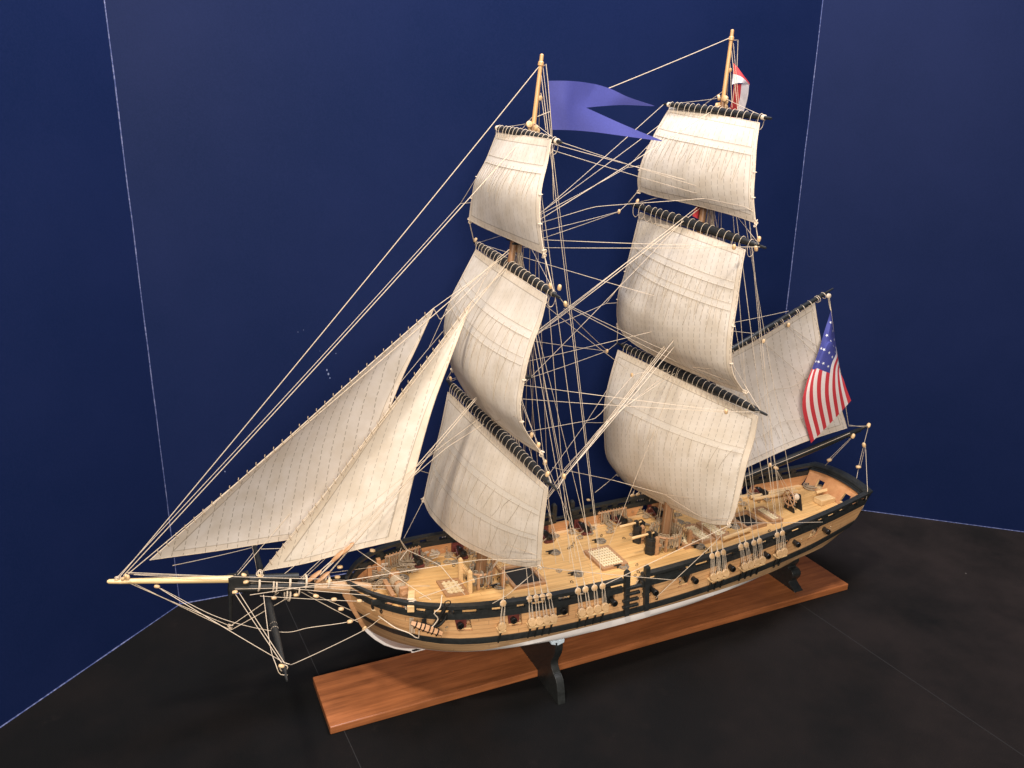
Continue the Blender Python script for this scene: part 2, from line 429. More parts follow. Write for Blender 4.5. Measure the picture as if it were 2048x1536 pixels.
# ================================================================== SHIP : lines
T = smooth_tab([(3.4, 15.95), (6, 15.7), (10, 15.25), (15, 14.75), (20, 14.35), (26, 14.05), (34, 13.95), (42, 14.05), (50, 14.3), (60, 14.75), (68, 15.2), (75.6, 15.85)])
B = smooth_tab([(3.6, .25), (4.2, 1.5), (5.5, 3.5), (7, 5.0), (9, 6.45), (11.5, 7.6), (14.5, 8.35), (18, 8.75), (22, 8.98), (28, 9.12), (36, 9.15), (44, 9.0), (52, 8.55), (60, 7.8), (68, 6.75), (75.7, 5.45)])
ZK = 4.9
XS = smooth_tab([(4.9, 11.5), (5.6, 9.3), (7, 7.4), (9, 5.8), (11, 4.9), (13, 4.1), (16.2, 3.5)])      # stem profile, x as a function of z
XE = smooth_tab([(4.9, 70.8), (8, 71.2), (11, 72.0), (12.4, 73.4), (14, 74.5), (16.2, 75.8)])          # stern profile
def wale_top(x): return T(x)-4.0 + max(0, (x-64)/11.6)*.6
def deckz(x): return T(x)-3.1
def half(x, z):
    """half breadth of the hull at station x, height z"""
    t = (x-3.6)/(75.7-3.6)
    zw = wale_top(x)-1.7; b = B(min(max(x, 3.6), 75.7)); W = b + .32*min(1, max(0, x-4)/8)
    if z >= zw:
        k = (z-zw)/max(T(x)-zw, .1); k = min(k, 1.1)
        return W + (b-W)*k
    s_ = max(0, (z-ZK)/(zw-ZK))
    if x < 26: q = max(0, (26-x)/22); a, e = 1.42-.22*q, .80+.12*q
    elif x > 46: q = (x-46)/29; a, e = 1.42-.32*q, .80+1.9*q*q+.2*q
    else: a, e = 1.42, .80
    return .3 + (W-.3)*(1-(1-s_)**a)**e
def hull_pt(t, z_fun, side, off=0):
    """t 0..1 from stem to stern at a height given by z_fun(x)"""
    x = 3.5 + t*72.2
    for _ in range(4):
        z = z_fun(x); xs, xe = XS(z), XE(z); x = xs + t*(xe-xs)
    # breadth is read at a station stretched to this level's own stem and stern
    xr = 3.6 + t*72.1
    h = half(xr, z_fun(xr)) if t > 0 else .22
    if t <= .0001: h = .22
    h += off
    return Vector((x, YC + side*h, z))
ship = empty('model_ship', (25, YC, 1), 'wooden model of a two-masted square-rigged warship under full sail, black and tan hull', 'model ship')
def pieces(mb):
    par = list(range(len(mb.v)))
    def f(i):
        while par[i] != i: par[i] = par[par[i]]; i = par[i]
        return i
    for q in mb.f:
        for k in q[1:]: par[f(k)] = f(q[0])
    out = {}
    for q in mb.f: out.setdefault(f(q[0]), []).append(q)
    res = []
    for fs in out.values():
        ids = sorted({k for q in fs for k in q}); mp_ = {k: i for i, k in enumerate(ids)}
        b = MB(); b.v = [mb.v[k] for k in ids]; b.f = [tuple(mp_[k] for k in q) for q in fs]; res.append(b)
    return res
def part(mb, name, mat, parent=None, split=False, **kw):
    if split: return [part(b, name, mat, parent, **kw) for b in pieces(mb)]
    o = mb.build(name, mat, **kw)
    if parent is None: child(o, ship)
    else: o.parent = parent
    return o
TS = [0, .006, .014, .024, .038, .055, .075, .10, .13, .16]+[.16+.84*i/44 for i in range(1, 45)]
def level_strip(zf_lo, zf_hi, side, rows=2, off=0, ts=TS, skip=None, mb=None, flip=False):
    mb = mb or MB(); R = []; U = []
    for i in range(rows+1):
        k = i/rows; zf = lambda x, k=k: zf_lo(x)+(zf_hi(x)-zf_lo(x))*k
        r = [hull_pt(t, zf, side, off if not callable(off) else off(k)) for t in ts]; R.append(r)
        U.append([(p.x*.01, (p.z-T(p.x))*.01) for p in r])
    mb.grid(R, uvs=U, skip=skip); return mb
WL = lambda x: 9.0
WB = lambda x: wale_top(x)-.7
KEEL = lambda x: ZK
# --- gun ports: x centres of the openings, taken along the port side
PORTX = [at(918, 1232, y=-3.2).x, at(1028, 1215, y=-4.3).x, at(1128, 1203, y=-4.4).x, at(1224, 1190, y=-4.5).x,
         at(1305, 1172, y=-4.4).x, at(1385, 1150, y=-4.3).x, at(1460, 1127, y=-4.1).x, at(1530, 1100, y=-3.6).x, at(1590, 1077, y=-3.1).x, at(1648, 1050, y=-2.2).x]
PW = .85
def tx(x): return (x-3.5)/72.2
GX0, GX1 = 34.0, 36.7                      # gangway opening in the rails
xs_ = sorted(set([round(3.5+72.2*t, 3) for t in TS] + [x-PW for x in PORTX] + [x+PW for x in PORTX]))
xs_ = [x for i, x in enumerate(xs_) if not any(abs(x-q) < .35 for q in [p-PW for p in PORTX]+[p+PW for p in PORTX]) or any(abs(x-q) < 1e-3 for q in [p-PW for p in PORTX]+[p+PW for p in PORTX])]
TSP = [max(0, tx(x)) for x in xs_]
def in_port(xm): return any(abs(xm-p) < PW-.05 for p in PORTX)
Z_SILL = lambda x: T(x)-3.06
Z_LOW = lambda x: T(x)-1.62
hull = None
for side in (-1, 1):
    hb = MB()
    # bottom, white
    level_strip(KEEL, lambda x: min(WL(x), WB(x)-.05), side, 9, mb=hb)
    if side < 0: bot = hb
    else: bot2 = hb
bot.f += []; 
mball = MB()
for side in (-1, 1):
    level_strip(KEEL, lambda x: min(WL(x), WB(x)-.05), side, 9, mb=mball)
hull = part(mball, 'hull', M['white'], label='white painted underbody of the hull')
# keel, stem and stern post
m = MB()
m.box((41, YC, 4.75), (60.5, .5, .5)); 
pts = []
for z in [4.6, 5.6, 6.5, 7.5, 8.5, 9.15]:
    pts.append(Vector((XS(z)-.45, YC-.25, z)))
back = [Vector((p.x+1.2, p.y, p.z)) for p in reversed(pts)]
m.prism(pts+back, (0, .5, 0))
part(m, 'keel', M['white'], hull, bevel=.05)
m = MB(); pts = [Vector((XS(z)-.5-(.25 if z > 13 else 0), YC-.27, z)) for z in [9.15, 10, 11, 12, 13, 14, 15, 15.6]]
m.prism(pts + [Vector((p.x+1.3, p.y, p.z)) for p in reversed(pts)], (0, .54, 0)); part(m, 'stem', M['brown'], hull, bevel=.05)
# rudder
m = MB(); m.prism([Vector(p) for p in ((71.6, YC-.2, 4.8), (74.2, YC-.2, 5.2), (73.9, YC-.2, 7.2), (73.2, YC-.2, 9.5), (73.3, YC-.2, 12.6), (72.2, YC-.2, 12.6), (71.7, YC-.2, 9.0))], (0, .4, 0))
part(m, 'rudder', M['white'], bevel=.05)
# lower planking between white and wale
m = MB(); 
for s_ in (-1, 1): level_strip(lambda x: min(WL(x), WB(x)-.05), WB, s_, 2, mb=m)
part(m, 'lower_planking', M['lowwood'], hull)
# wale: a proud black strake
m = MB()
for s_ in (-1, 1):
    R = []
    for k, off in ((0, -.05), (0, .12), (.5, .16), (1, .12), (1, -.05)):
        R.append([hull_pt(t, (lambda x, k=k: WB(x)+(wale_top(x)-WB(x))*k), s_, off) for t in TS])
    m.grid(R)
part(m, 'wale', M['black'], hull)
# topside planking with gun ports cut through
def topside(off, mat, name, rows_z):
    m = MB()
    for s_ in (-1, 1):
        R = []; U = []
        for zf in rows_z:
            r = [hull_pt(t, zf, s_, off) for t in TSP]; R.append(r); U.append([(p.x*.01, (p.z-T(p.x))*.01) for p in r])
        nz = len(rows_z)
        def sk(i, j): 
            return i == nz-2 and in_port((xs_[j]+xs_[j+1])/2)
        m.grid(R, uvs=U, skip=sk)
    return part(m, name, mat, hull)
topside(0, M['wood'], 'topside_planking', [wale_top, lambda x: wale_top(x)*.5+Z_SILL(x)*.5, Z_SILL, Z_LOW])
topside(-.28, M['inner'], 'inner_planking', [lambda x: deckz(x)-.25, lambda x: Z_SILL(x)+.02, Z_LOW])
# port linings
m = MB()
for s_ in (-1, 1):
    for px in PORTX:
        q = [(px-PW, Z_SILL), (px+PW, Z_SILL), (px+PW, Z_LOW), (px-PW, Z_LOW)]
        for (xa, fa), (xb, fb) in zip(q, q[1:]+q[:1]):
            ring = [hull_pt(tx(xa), fa, s_, .01), hull_pt(tx(xb), fb, s_, .01), hull_pt(tx(xb), fb, s_, -.28), hull_pt(tx(xa), fa, s_, -.28)]
            i = m.add(ring); m.f.append((i, i+1, i+2, i+3))
part(m, 'port_lining', M['brown'], hull, smooth=False, split=True)
# sweep of a rectangular section along the sheer
def strake(zlo, zhi, outer, inner, t0, t1, m, sides=(-1, 1), n=60):
    for s_ in sides:
        ts = [t0+(t1-t0)*i/n for i in range(n+1)]
        if t0 == 0: ts = sorted(set(ts+[.004, .01, .018, .028]))
        a = [hull_pt(t, zlo, s_, outer) for t in ts]; b = [hull_pt(t, zhi, s_, outer) for t in ts]
        c = [hull_pt(t, zhi, s_, inner) for t in ts]; d = [hull_pt(t, zlo, s_, inner) for t in ts]
        m.grid([a, b, c, d, a]); i = m.add([a[0], b[0], c[0], d[0]]); m.f.append((i, i+1, i+2, i+3)); i = m.add([a[-1], b[-1], c[-1], d[-1]]); m.f.append((i, i+1, i+2, i+3))
rail = MB()
for (a, b, sd) in ((0, tx(GX0), (-1, 1)), (tx(GX1), 1, (-1, 1))):
    strake(lambda x: T(x)-1.62, lambda x: T(x)-.95, .10, -.36, a, b, rail, sd)
railo = part(rail, 'lower_rail', M['black'])
cap = MB()
for (a, b, sd) in ((0, tx(GX0), (-1, 1)), (tx(GX1), 1, (-1, 1))):
    strake(lambda x: T(x)-.30, lambda x: T(x), .16, -.62, a, b, cap, sd)
    strake(lambda x: T(x)-.50, lambda x: T(x)-.34, .02, -.34, a, b, cap, sd)
capo = part(cap, 'cap_rail', M['black'])
# timberheads between the rails
m = MB()
for s_ in (-1, 1):
    x = 6.0
    while x < 75:
        if not (GX0-.5 < x < GX1+.5):
            p = hull_pt(tx(x), lambda q: T(q)-.8, s_, -.12); m.box(p, (.9 if int(x*7) % 3 else 1.7, .36, .5))
        x += random.choice((2.3, 2.9, 1.7))
part(m, 'rail_post', M['black'], capo, split=True)
# gangway posts and steps, both sides
m = MB(); st_ = MB()
for s_ in (-1, 1):
    for gx in (GX0, GX1):
        R_ = []
        for k in range(9):
            z = wale_top(gx)-.6+(T(gx)+.95-(wale_top(gx)-.6))*k/8
            p = hull_pt(tx(gx), lambda q, z=z: z if z < T(gx) else T(gx), s_, .12); R_.append(Vector((gx, p.y, z)))
        tp = R_[-1]; sec = lambda p, w_, d_: [p+Vector((sx*w_, sy*d_, 0)) for sx, sy in ((-1, -1), (1, -1), (1, 1), (-1, 1), (-1, -1))]
        m.grid([sec(p, .31, .27) for p in R_]+[sec(tp+Vector((0, 0, .3)), .12, .12), sec(tp+Vector((0, 0, .31)), .01, .01)])
    for k in range(4):
        z = T(35)-1.15-k*.78
        p = hull_pt(tx(35.35), lambda q, z=z: z, s_, .2); st_.box(p, (GX1-GX0-.6, .42, .30))
    p = hull_pt(tx(35.35), lambda q: deckz(q)+.9, s_, -.1); 
part(m, 'gangway_post', M['black'], smooth=False, split=True)
part(st_, 'gangway_step', M['black'], smooth=False, bevel=.03, split=True)
# deck
m = MB(); R = []
for k in range(9):
    f = -1+2*k/8
    row = []
    for t in TS:
        p = hull_pt(t, deckz, 1, -.30); h = max(.02, p.y-YC); row.append(Vector((p.x, YC+h*f, p.z+.22*(1-f*f))))
    R.append(row)
m.grid(R); deck = part(m, 'deck', M['deck'])
def DZ(x): return deckz(x)+.16
# waterway margin plank
m = MB(); strake(lambda x: deckz(x)-.02, lambda x: deckz(x)+.16, -.29, -.95, 0.01, .992, m); part(m, 'margin_plank', M['oak'], deck)
# transom: outer, inner and two square windows
m = MB(); mi = MB()
def tran(y, z, off): return Vector((XE(z)+off + .35*(1-((y-YC)/5.5)**2), y, z))
ys = [YC+v for v in (-5.4, -4.2, -3.35, -2.05, -.6, .6, 2.05, 3.35, 4.2, 5.4)]
zs = [12.5, 13.05, 14.25, 14.9]
for mb, off in ((m, .02), (mi, -.35)):
    R = [[tran(YC+(y-YC)*(.88+.12*(z-12.5)/3.3), z+.35*(1-((y-YC)/5.4)**2)*(1 if z > 14.5 else 0), off) for y in ys] for z in zs]
    mb.grid(R, skip=lambda i, j: i == 1 and j in (2, 6))
i0 = 0
tr_ = part(m, 'transom', M['wood']); part(mi, 'transom_lining', M['inner'], tr_)
m = MB()   # counter under the transom
R = [[tran(YC+(y-YC)*.88, 12.5, .02) for y in ys], [Vector((71.4, YC+(y-YC)*.45, 10.6)) for y in ys]]
m.grid(R); part(m, 'counter', M['black'], tr_)
m = MB()   # window jambs
for j in (2, 6):
    ya, yb = ys[j], ys[j+1]
    q = [(ya, 13.05), (yb, 13.05), (yb, 14.25), (ya, 14.25)]
    q = [(YC+(y-YC)*(.88+.12*(z-12.5)/3.3), z) for y, z in q]
    for (y0, z0), (y1, z1) in zip(q, q[1:]+q[:1]):
        i = m.add([tran(y0, z0, .02), tran(y1, z1, .02), tran(y1, z1, -.35), tran(y0, z0, -.35)]); m.f.append((i, i+1, i+2, i+3))
part(m, 'window_frame', M['oak'], tr_, smooth=False)
m = MB()   # taffrail: black bands arched over the stern
for zlo, zhi, o1, o2 in ((14.9, 15.15, .12, -.5), (15.25, 15.5, .15, -.55), (15.58, 15.9, .25, -.75)):
    rows = [[], [], [], []]
    for k in range(17):
        f = -1+2*k/16; y = YC+5.55*f; cz = .55*(1-f*f)
        for r, (z, o) in zip(rows, ((zlo, o1), (zhi, o1), (zhi, o2), (zlo, o2))):
            r.append(Vector((XE(z)+o+.35*(1-f*f), y, z+cz)))
    m.grid(rows+[rows[0]]); 
part(m, 'taffrail', M['black'])

# ------------------------------------------------------------------ cradles
def cradle(x0, th, zlist, zbase, over):
    """profile: (half width, z) outline up the scrolled edge"""
    m = MB(); prof = zlist
    top = prof[-1][1]
    inner = []
    for k in range(13):                    # saddle cut to the hull's section
        f = 1-k/12*2; w_ = prof[-1][0]-.35
        y = w_*f
        z = 20
        zz = ZK-.2
        while zz < 12 and half(x0, zz) < abs(y)+.0: zz += .1
        inner.append(Vector((x0, YC+y, min(zz-.15, top))))
    right = [Vector((x0, YC+h, z)) for h, z in prof]
    left = [Vector((x0, YC-h, z)) for h, z in reversed(prof)]
    poly = right+inner+left
    if over:
        poly = poly+[Vector((x0, -.03, 0)), Vector((x0, -.03, 1.01)), Vector((x0, 9.39, 1.01)), Vector((x0, 9.39, 0))]
    m.prism(poly, (th, 0, 0))
    return m
def edge(pxs, x0, n=30):
    pts = poly_resample([at(u, v, x=x0) for u, v in pxs], 36); pts = [(YC-p.y, max(p.z, 0)) for p in pts]
    return pts
fe = edge([(1116.5, 1409), (1115.5, 1395), (1115, 1383), (1112, 1361), (1106, 1346), (1102, 1331), (1103, 1322), (1108, 1312), (1111, 1300), (1111, 1287), (1109, 1277)], 25.1)
fe[0] = (fe[0][0], 0.0)
child(cradle(25.1, .95, fe, 0, True).build('cradle', M['black'], bevel=.04), stand)
re_ = edge([(1590, 1185), (1577.5, 1164.4), (1580, 1161), (1584.5, 1156), (1585.5, 1149), (1582, 1141), (1575, 1135), (1579, 1131), (1582, 1124), (1580, 1114), (1575, 1108)], 66.1)
re_[0] = (re_[0][0], 1.0)
child(cradle(66.1, 1.5, re_, 1, False).build('cradle', M['black'], bevel=.04), stand)
m = MB(); p = at(1112, 1273, x=25.6)+Vector((-.1, -.7, -.1)); m.prism([p+Vector((-.9, -.15, .15)), p+Vector((.75, -.2, .15)), p+Vector((.7, -.25, -.25)), p+Vector((-.1, -.25, -.45)), p+Vector((-.9, -.1, -.2))], (0, 1.2, 0))
child(m.build('protective_pad', plain('pale_blue_cloth', (.50, .60, .68), .8, .1, 300, .4), bevel=.05), stand)

# ================================================================== SPARS
def FMx(z): return 19.4 + (26.06-19.4)*(z-12)/58.6
def MMx(z): return 45.6 + (49.3-45.6)*(z-11.5)/62.5
def FM(z, dx=0, dy=0): return Vector((FMx(z)+dx, YC+dy, z))
def MM(z, dx=0, dy=0): return Vector((MMx(z)+dx, YC+dy, z))
def make_mast(fn, zs, label):
    """zs: deck, top, crosstree, royal, truck"""
    z0, zt, zc, zr, ze = zs
    m = MB(); m.tube([fn(z0-.4), fn(z0+8), fn(zt-2), fn(zt+2.6)], [.66, .66, .58, .52], 14)
    lower = part(m, 'mast', M['mastbrown'], label=label)
    m = MB(); m.tube([fn(zt-1.6, -.95), fn(zt+4, -.85), fn(zc-1, -.75), fn(zc+1.6, -.7)], [.44, .44, .36, .32], 12)
    m.tube([fn(zc-1.2, .0), fn(zr-4, 0), fn(zr, 0)], [.34, .32, .27], 12)
    part(m, 'topmast', M['mastbrown'], lower)
    m = MB(); m.tube([fn(zr-1.0), fn(zr+.2), fn(ze-1.0), fn(ze-.9), fn(ze-.6), fn(ze-.5), fn(ze+.1), fn(ze+.2)], [.27, .25, .20, .30, .30, .20, .20, .1], 12)
    part(m, 'pole', M['mastwood'], lower)
    # top: a half-round platform on cross trees
    m = MB()
    c = fn(zt); outl = []
    for k in range(15):
        a = math.radians(90+180*k/14); outl.append(Vector((c.x+.4+2.0*math.cos(a)*1.15, YC+3.3*math.sin(a), zt)))
    outl = [Vector((c.x+1.8, YC+3.3, zt))]+outl+[Vector((c.x+1.8, YC-3.3, zt))]
    m.prism(outl, (0, 0, .28))
    for dx in (-.9, .9): m.box((c.x+dx, YC, zt-.2), (.3, 6.0, .35))
    for dy in (-.6, .6): m.box((c.x, YC+dy, zt-.5), (3.4, .3, .35))
    m.box((fn(zt+2.6).x-.45, YC, zt+2.7), (1.9, 1.1, .45))
    part(m, 'top_platform', M['black'], lower, smooth=False, bevel=.04)
    m = MB(); c = fn(zc)
    for dx in (-.7, .5): m.box((c.x+dx, YC, zc), (.22, 3.6, .2))
    for dy in (-.35, .35): m.box((c.x, YC+dy, zc-.2), (2.0, .2, .2))
    m.box((c.x-.35, YC, zc+1.6), (1.4, .8, .3))
    part(m, 'crosstree', M['black'], lower, smooth=False, bevel=.03)
    # blocks and bands crowded round the mast
    m = MB()
    for z in (zc+2, zc+1.2, zr+.1, zr-.5, zr-.3, zt+1.3, zt+.6, zt-1.4):
        for k in range(2):
            a = random.uniform(0, 6.28); p = fn(z+random.uniform(-.3, .3)); m.disc(p+Vector((math.cos(a)*.55, math.sin(a)*.55, 0)), (math.sin(a), math.cos(a), .2), .34, .34, 10)
    m.disc(fn(ze-4.0, .38), (0, 1, .2), .25, .25, 10)
    part(m, 'mast_block', M['block'], lower, split=True)
    return lower
fore_mast = make_mast(FM, (11.2, 37.6, 52.0, 63.9, 70.4), 'forward mast')
main_mast = make_mast(MM, (11.0, 41.8, 56.2, 66.6, 73.8), 'after mast, the taller one')

def make_yard(a, b, rmid, nlash, label, drop=.95, skipmid=0):
    a = Vector(a); b = Vector(b); d = (b-a).normalized(); m = MB(); L = (b-a).length
    prof = [(0, .10), (.006, .14), (.045, .16), (.05, rmid*.52), (.2, rmid*.8), (.4, rmid), (.6, rmid), (.8, rmid*.8), (.95, rmid*.52), (.955, .16), (.994, .14), (1, .10)]
    m.tube([a.lerp(b, t) for t, _ in prof], [r for _, r in prof], 14)
    y = part(m, 'yard', M['yardblack'], label=label)
    m = MB()
    for i in range(nlash):
        t = .085+.835*(i+random.uniform(-.15, .15))/(nlash-1)
        r = rmid*(.55+.45*math.sin(math.pi*t))+.05
        c = a.lerp(b, t)
        m.ring(c+Vector((-.05, 0, -drop*.5)), d+Vector((random.uniform(-.08, .08), 0, 0)), r+.05, .030, 16, 4, ex=(r+drop*.5+.06)/(r+.06))
    part(m, 'lashing', M['rope'], y)
    m = MB()                                # turns of rope and a block at each arm
    for e, s_ in ((a, 1), (b, -1)):
        for k in range(3): m.ring(e+d*s_*(L*.052+k*.16), d, .22, .07, 10, 4)
        part(m, 'arm_lashing', M['rope'], y); m = MB()
    return y
YD = {}
def yd(name, pa, pb, h):
    A = at(*pa, y=YC+h); Bp = at(*pb, y=YC-h); YD[name] = (A, Bp); return A, Bp
yd('fc', (893, 760), (1114, 980), 17); yd('ft', (948, 484), (1120, 596), 15); yd('fg', (989, 255), (1124, 285), 9.5)
yd('mc', (1234, 686), (1534, 830), 16); yd('mt', (1256, 406), (1532, 496), 14); yd('mg', (1328, 208), (1543, 237), 10.5)
make_yard(*YD['fc'], .60, 30, 'lowest yard on the forward mast'); make_yard(*YD['ft'], .52, 20, 'middle yard on the forward mast'); make_yard(*YD['fg'], .42, 15, 'top yard on the forward mast', .85)
make_yard(*YD['mc'], .62, 27, 'lowest yard on the after mast'); make_yard(*YD['mt'], .54, 18, 'middle yard on the after mast'); make_yard(*YD['mg'], .42, 16, 'top yard on the after mast', .85)
# spritsail yard under the bowsprit
A = Vector((-4.4, 18.7, 15.5)); Bp = at(574, 1362, y=-9.6)
m = MB(); prof = [(0, .10), (.04, .16), (.05, .22), (.25, .36), (.5, .42), (.75, .36), (.95, .22), (.96, .16), (1, .10)]
m.tube([A.lerp(Bp, t) for t, _ in prof], [r for _, r in prof], 12)
SPA, SPB = A, Bp
sy = part(m, 'spritsail_yard', M['yardblack'])
m = MB()
for t in (.05, .3, .33, .67, .7, .93): m.ring(A.lerp(Bp, t), Bp-A, .34, .05, 10, 4)
part(m, 'lashing', M['rope'], sy)
# bowsprit
m = MB(); m.tube([Vector((6.2, YC, 14.2)), Vector((4.5, YC, 14.75)), Vector((0, YC, 15.95))], [.55, .62, .62], 14); bs = part(m, 'bowsprit', M['tanwood'])
m = MB(); m.tube([Vector((0, YC, 16.0)), Vector((-8.6, YC, 17.75))], [.66, .52], 14); part(m, 'outer_bowsprit', M['yardblack'], bs)
m = MB(); m.box((-8.3, YC, 18.1), (.5, 1.2, 1.9)); m.tube([Vector((-8.4, YC-.1, 18)), Vector((-8.8, YC-.1, 13.2))], [.26, .16], 8)
part(m, 'dolphin_striker', M['yardblack'], bs)
m = MB(); tip = at(214, 1163, y=YC)
jb = [Vector((-3.5, YC, 17.75)), Vector((-8.4, YC, 18.75)), tip*.9+Vector((-8.4, YC, 18.75))*.1, tip*.985+Vector((-8.4, YC, 18.75))*.015, tip]
m.tube(jb, [.42, .38, .26, .22, .10], 12); jbo = part(m, 'jib_boom', M['boomwood'], bs)
m = MB(); m.tube([Vector((-1.5, YC, 17.4)), Vector((-8.0, YC, 18.66))], [.46, .43], 12); m.box((-7.3, YC, 18.5), (1.6, 1.1, 1.1)); part(m, 'boom_sleeve', M['yardblack'], bs)
m = MB()
for x in (-2.5, -.8, 1.6, -5.6): m.ring((x, YC, 16.5-x*.19), (1, 0, -.2), .74, .12, 14, 5)
part(m, 'rope_gammoning', M['rope'], bs)
# gaff and boom
GA = MM(34.6, .9); GB = at(1666, 577, y=YC)
m = MB(); m.tube([GA, GA.lerp(GB, .3), GA.lerp(GB, .93), GA.lerp(GB, .94), GB], [.40, .40, .28, .15, .10], 12); gaff = part(m, 'gaff', M['yardblack'])
m = MB()
for i in range(17):
    t = .1+.83*i/16; m.ring(GA.lerp(GB, t)-Vector((0, 0, .18)), GB-GA, .44, .042, 14, 4)
    if i % 3 == 0: m.ring(GA.lerp(GB, t+.012)-Vector((0, 0, .18)), GB-GA, .44, .042, 14, 4)
part(m, 'lashing', M['rope'], gaff)
BA = MM(16.6, .9); BB = at(1737, 852, y=YC)
m = MB(); m.tube([BA, BA.lerp(BB, .3), BA.lerp(BB, .75), BA.lerp(BB, .95), BA.lerp(BB, .955), BB], [.42, .50, .48, .32, .18, .12], 12); boom = part(m, 'boom', M['yardblack'])

# ================================================================== SAILS
def coons(top, foot, left, right, ns, nt, bulge, axis=Vector((-1, 0, 0))):
    top = poly_resample(top, ns); foot = poly_resample(foot, ns); left = poly_resample(left, nt); right = poly_resample(right, nt)
    G = []
    for j in range(nt):
        t = j/(nt-1); row = []
        for i in range(ns):
            s_ = i/(ns-1)
            p = top[i]*(1-t)+foot[i]*t + left[j]*(1-s_)+right[j]*s_ - (top[0]*(1-s_)*(1-t)+top[-1]*s_*(1-t)+foot[0]*(1-s_)*t+foot[-1]*s_*t)
            p = p + axis*(bulge*math.sin(math.pi*s_)**.8*math.sin(math.pi*min(1, t*.94))**.9)
            row.append(p)
        G.append(row)
    return G
def sail_obj(G, name, mat, label=None, along=None):
    m = MB(); nt, ns = len(G), len(G[0])
    W = sum((G[nt//2][i+1]-G[nt//2][i]).length for i in range(ns-1)); H = sum((G[j+1][ns//2]-G[j][ns//2]).length for j in range(nt-1))
    U = []; E = []
    for j in range(nt):
        U.append([(W*i/(ns-1), H*j/(nt-1)) for i in range(ns)])
        E.append([(W*min(i, ns-1-i)/(ns-1), H*min(j, nt-1-j)/(nt-1)) for i in range(ns)])
    if along:                               # panels run parallel to the leech
        a, b = along; ev = (b-a).normalized(); nn = (G[nt//2][-1]-G[nt//2][0]).cross(ev).normalized(); eu = ev.cross(nn)
        U = [[((p-a).dot(eu), (p-a).dot(ev)) for p in r_] for r_ in G]
    m.grid(G, uvs=U, uv2=E)
    o = part(m, name, mat, solid=.05, label=label)
    # bolt rope round the edge
    m = MB(); ed = [G[0][i] for i in range(ns)]+[G[j][-1] for j in range(1, nt)]+[G[-1][i] for i in range(ns-2, -1, -1)]+[G[j][0] for j in range(nt-2, -1, -1)]
    m.tube(ed, .05, 5, caps=False); part(m, 'bolt_rope', M['rope'], o)
    return o, W, H
def gp_(G, s_, t):
    nt, ns = len(G), len(G[0]); a = min(max(s_*(ns-1), 0), ns-1.001); b = min(max(t*(nt-1), 0), nt-1.001); i, j = int(a), int(b); fa, fb = a-i, b-j
    return (G[j][i]*(1-fa)+G[j][i+1]*fa)*(1-fb)+(G[j+1][i]*(1-fa)+G[j+1][i+1]*fa)*fb
def normal(G, s_, t):
    e = .02; a = gp_(G, min(s_+e, 1), t)-gp_(G, max(s_-e, 0), t); b = gp_(G, s_, min(t+e, 1))-gp_(G, s_, max(t-e, 0)); n = a.cross(b).normalized()
    return n if n.x < 0 else -n
def reef(G, o, ts, n, length, H, lean=-.18, tan=.5):
    mb = MB(); mt = MB(); mp = MB()
    bw = .85/H
    for t in ts:
        rows = [[gp_(G, s_/30*.94+.03, t+dt)+normal(G, s_/30*.94+.03, t+dt)*.042 for s_ in range(31)] for dt in (0, bw)]
        mb.grid(rows)
        for r in rows: mt.tube([p+normal(G, .5, t)*.02 for p in r], .018, 4)
        for k in range(n):
            s0 = .08+.84*(k+random.uniform(-.12, .12))/(n-1); L = length*random.uniform(.6, 1.15)/H; path = []
            ln = lean*random.uniform(.1, 1.7)
            bend = random.uniform(-.012, .012)*(2 if random.random() < .2 else .4)
            for q in range(6):
                f = q/5; path.append(gp_(G, s0+ln*L*f+bend*math.sin(math.pi*f), t+bw*.6+L*f)+normal(G, .5, t)*.055)
            mp.tube(path, .018, 4)
    part(mb, 'reef_band', M['bandcloth'], o); part(mt, 'reef_stitching', M['stitch'], o); part(mp, 'reef_points', M['stitch'], o)
def square(left, foot, right, yt, yb, head_l, head_r, bulge, label, reefs, nreef, rl, mid_b=0, xtra=0):
    """left/right/foot: sightings; yt, yb: half widths at head and foot"""
    nl = len(left); nr = len(right); nf = len(foot)
    def ysp(k, n): f = k/(n-1); return yt+(yb-yt)*f
    Lf = [at(*p, y=YC+ysp(k, nl)) for k, p in enumerate(left)]
    Rt = [at(*p, y=YC-ysp(k, nr)) for k, p in enumerate(right)]
    # foot: y runs evenly along the sighted curve
    cum = [0]
    for a, b in zip(foot, foot[1:]): cum.append(cum[-1]+math.hypot(a[0]-b[0], a[1]-b[1]))
    Ft = [at(*p, y=YC+yb-2*yb*c/cum[-1]) for p, c in zip(foot, cum)]
    Tp = [Lf[0].lerp(Rt[0], k/4) for k in range(5)]
    Lf[-1] = Ft[0]; Rt[-1] = Ft[-1]
    G = coons(Tp, Ft, Lf, Rt, 40, 44, bulge)
    o, W, H = sail_obj(G, 'square_sail', M['sail'], label)
    if reefs: reef(G, o, reefs, nreef, rl, H)
    return G
FC = square([(896, 784), (882, 854), (869, 905), (856, 958), (847, 1000)],
            [(847, 1000), (866, 1034), (918, 1081), (986, 1115), (1035, 1130), (1080, 1134)],
            [(1096, 977), (1090, 1023), (1085, 1070), (1083, 1100), (1080, 1134)], 15.8, 15.2, 0, 0, 1.2, 'lowest sail on the forward mast', (.30, .60), 14, 4.2)
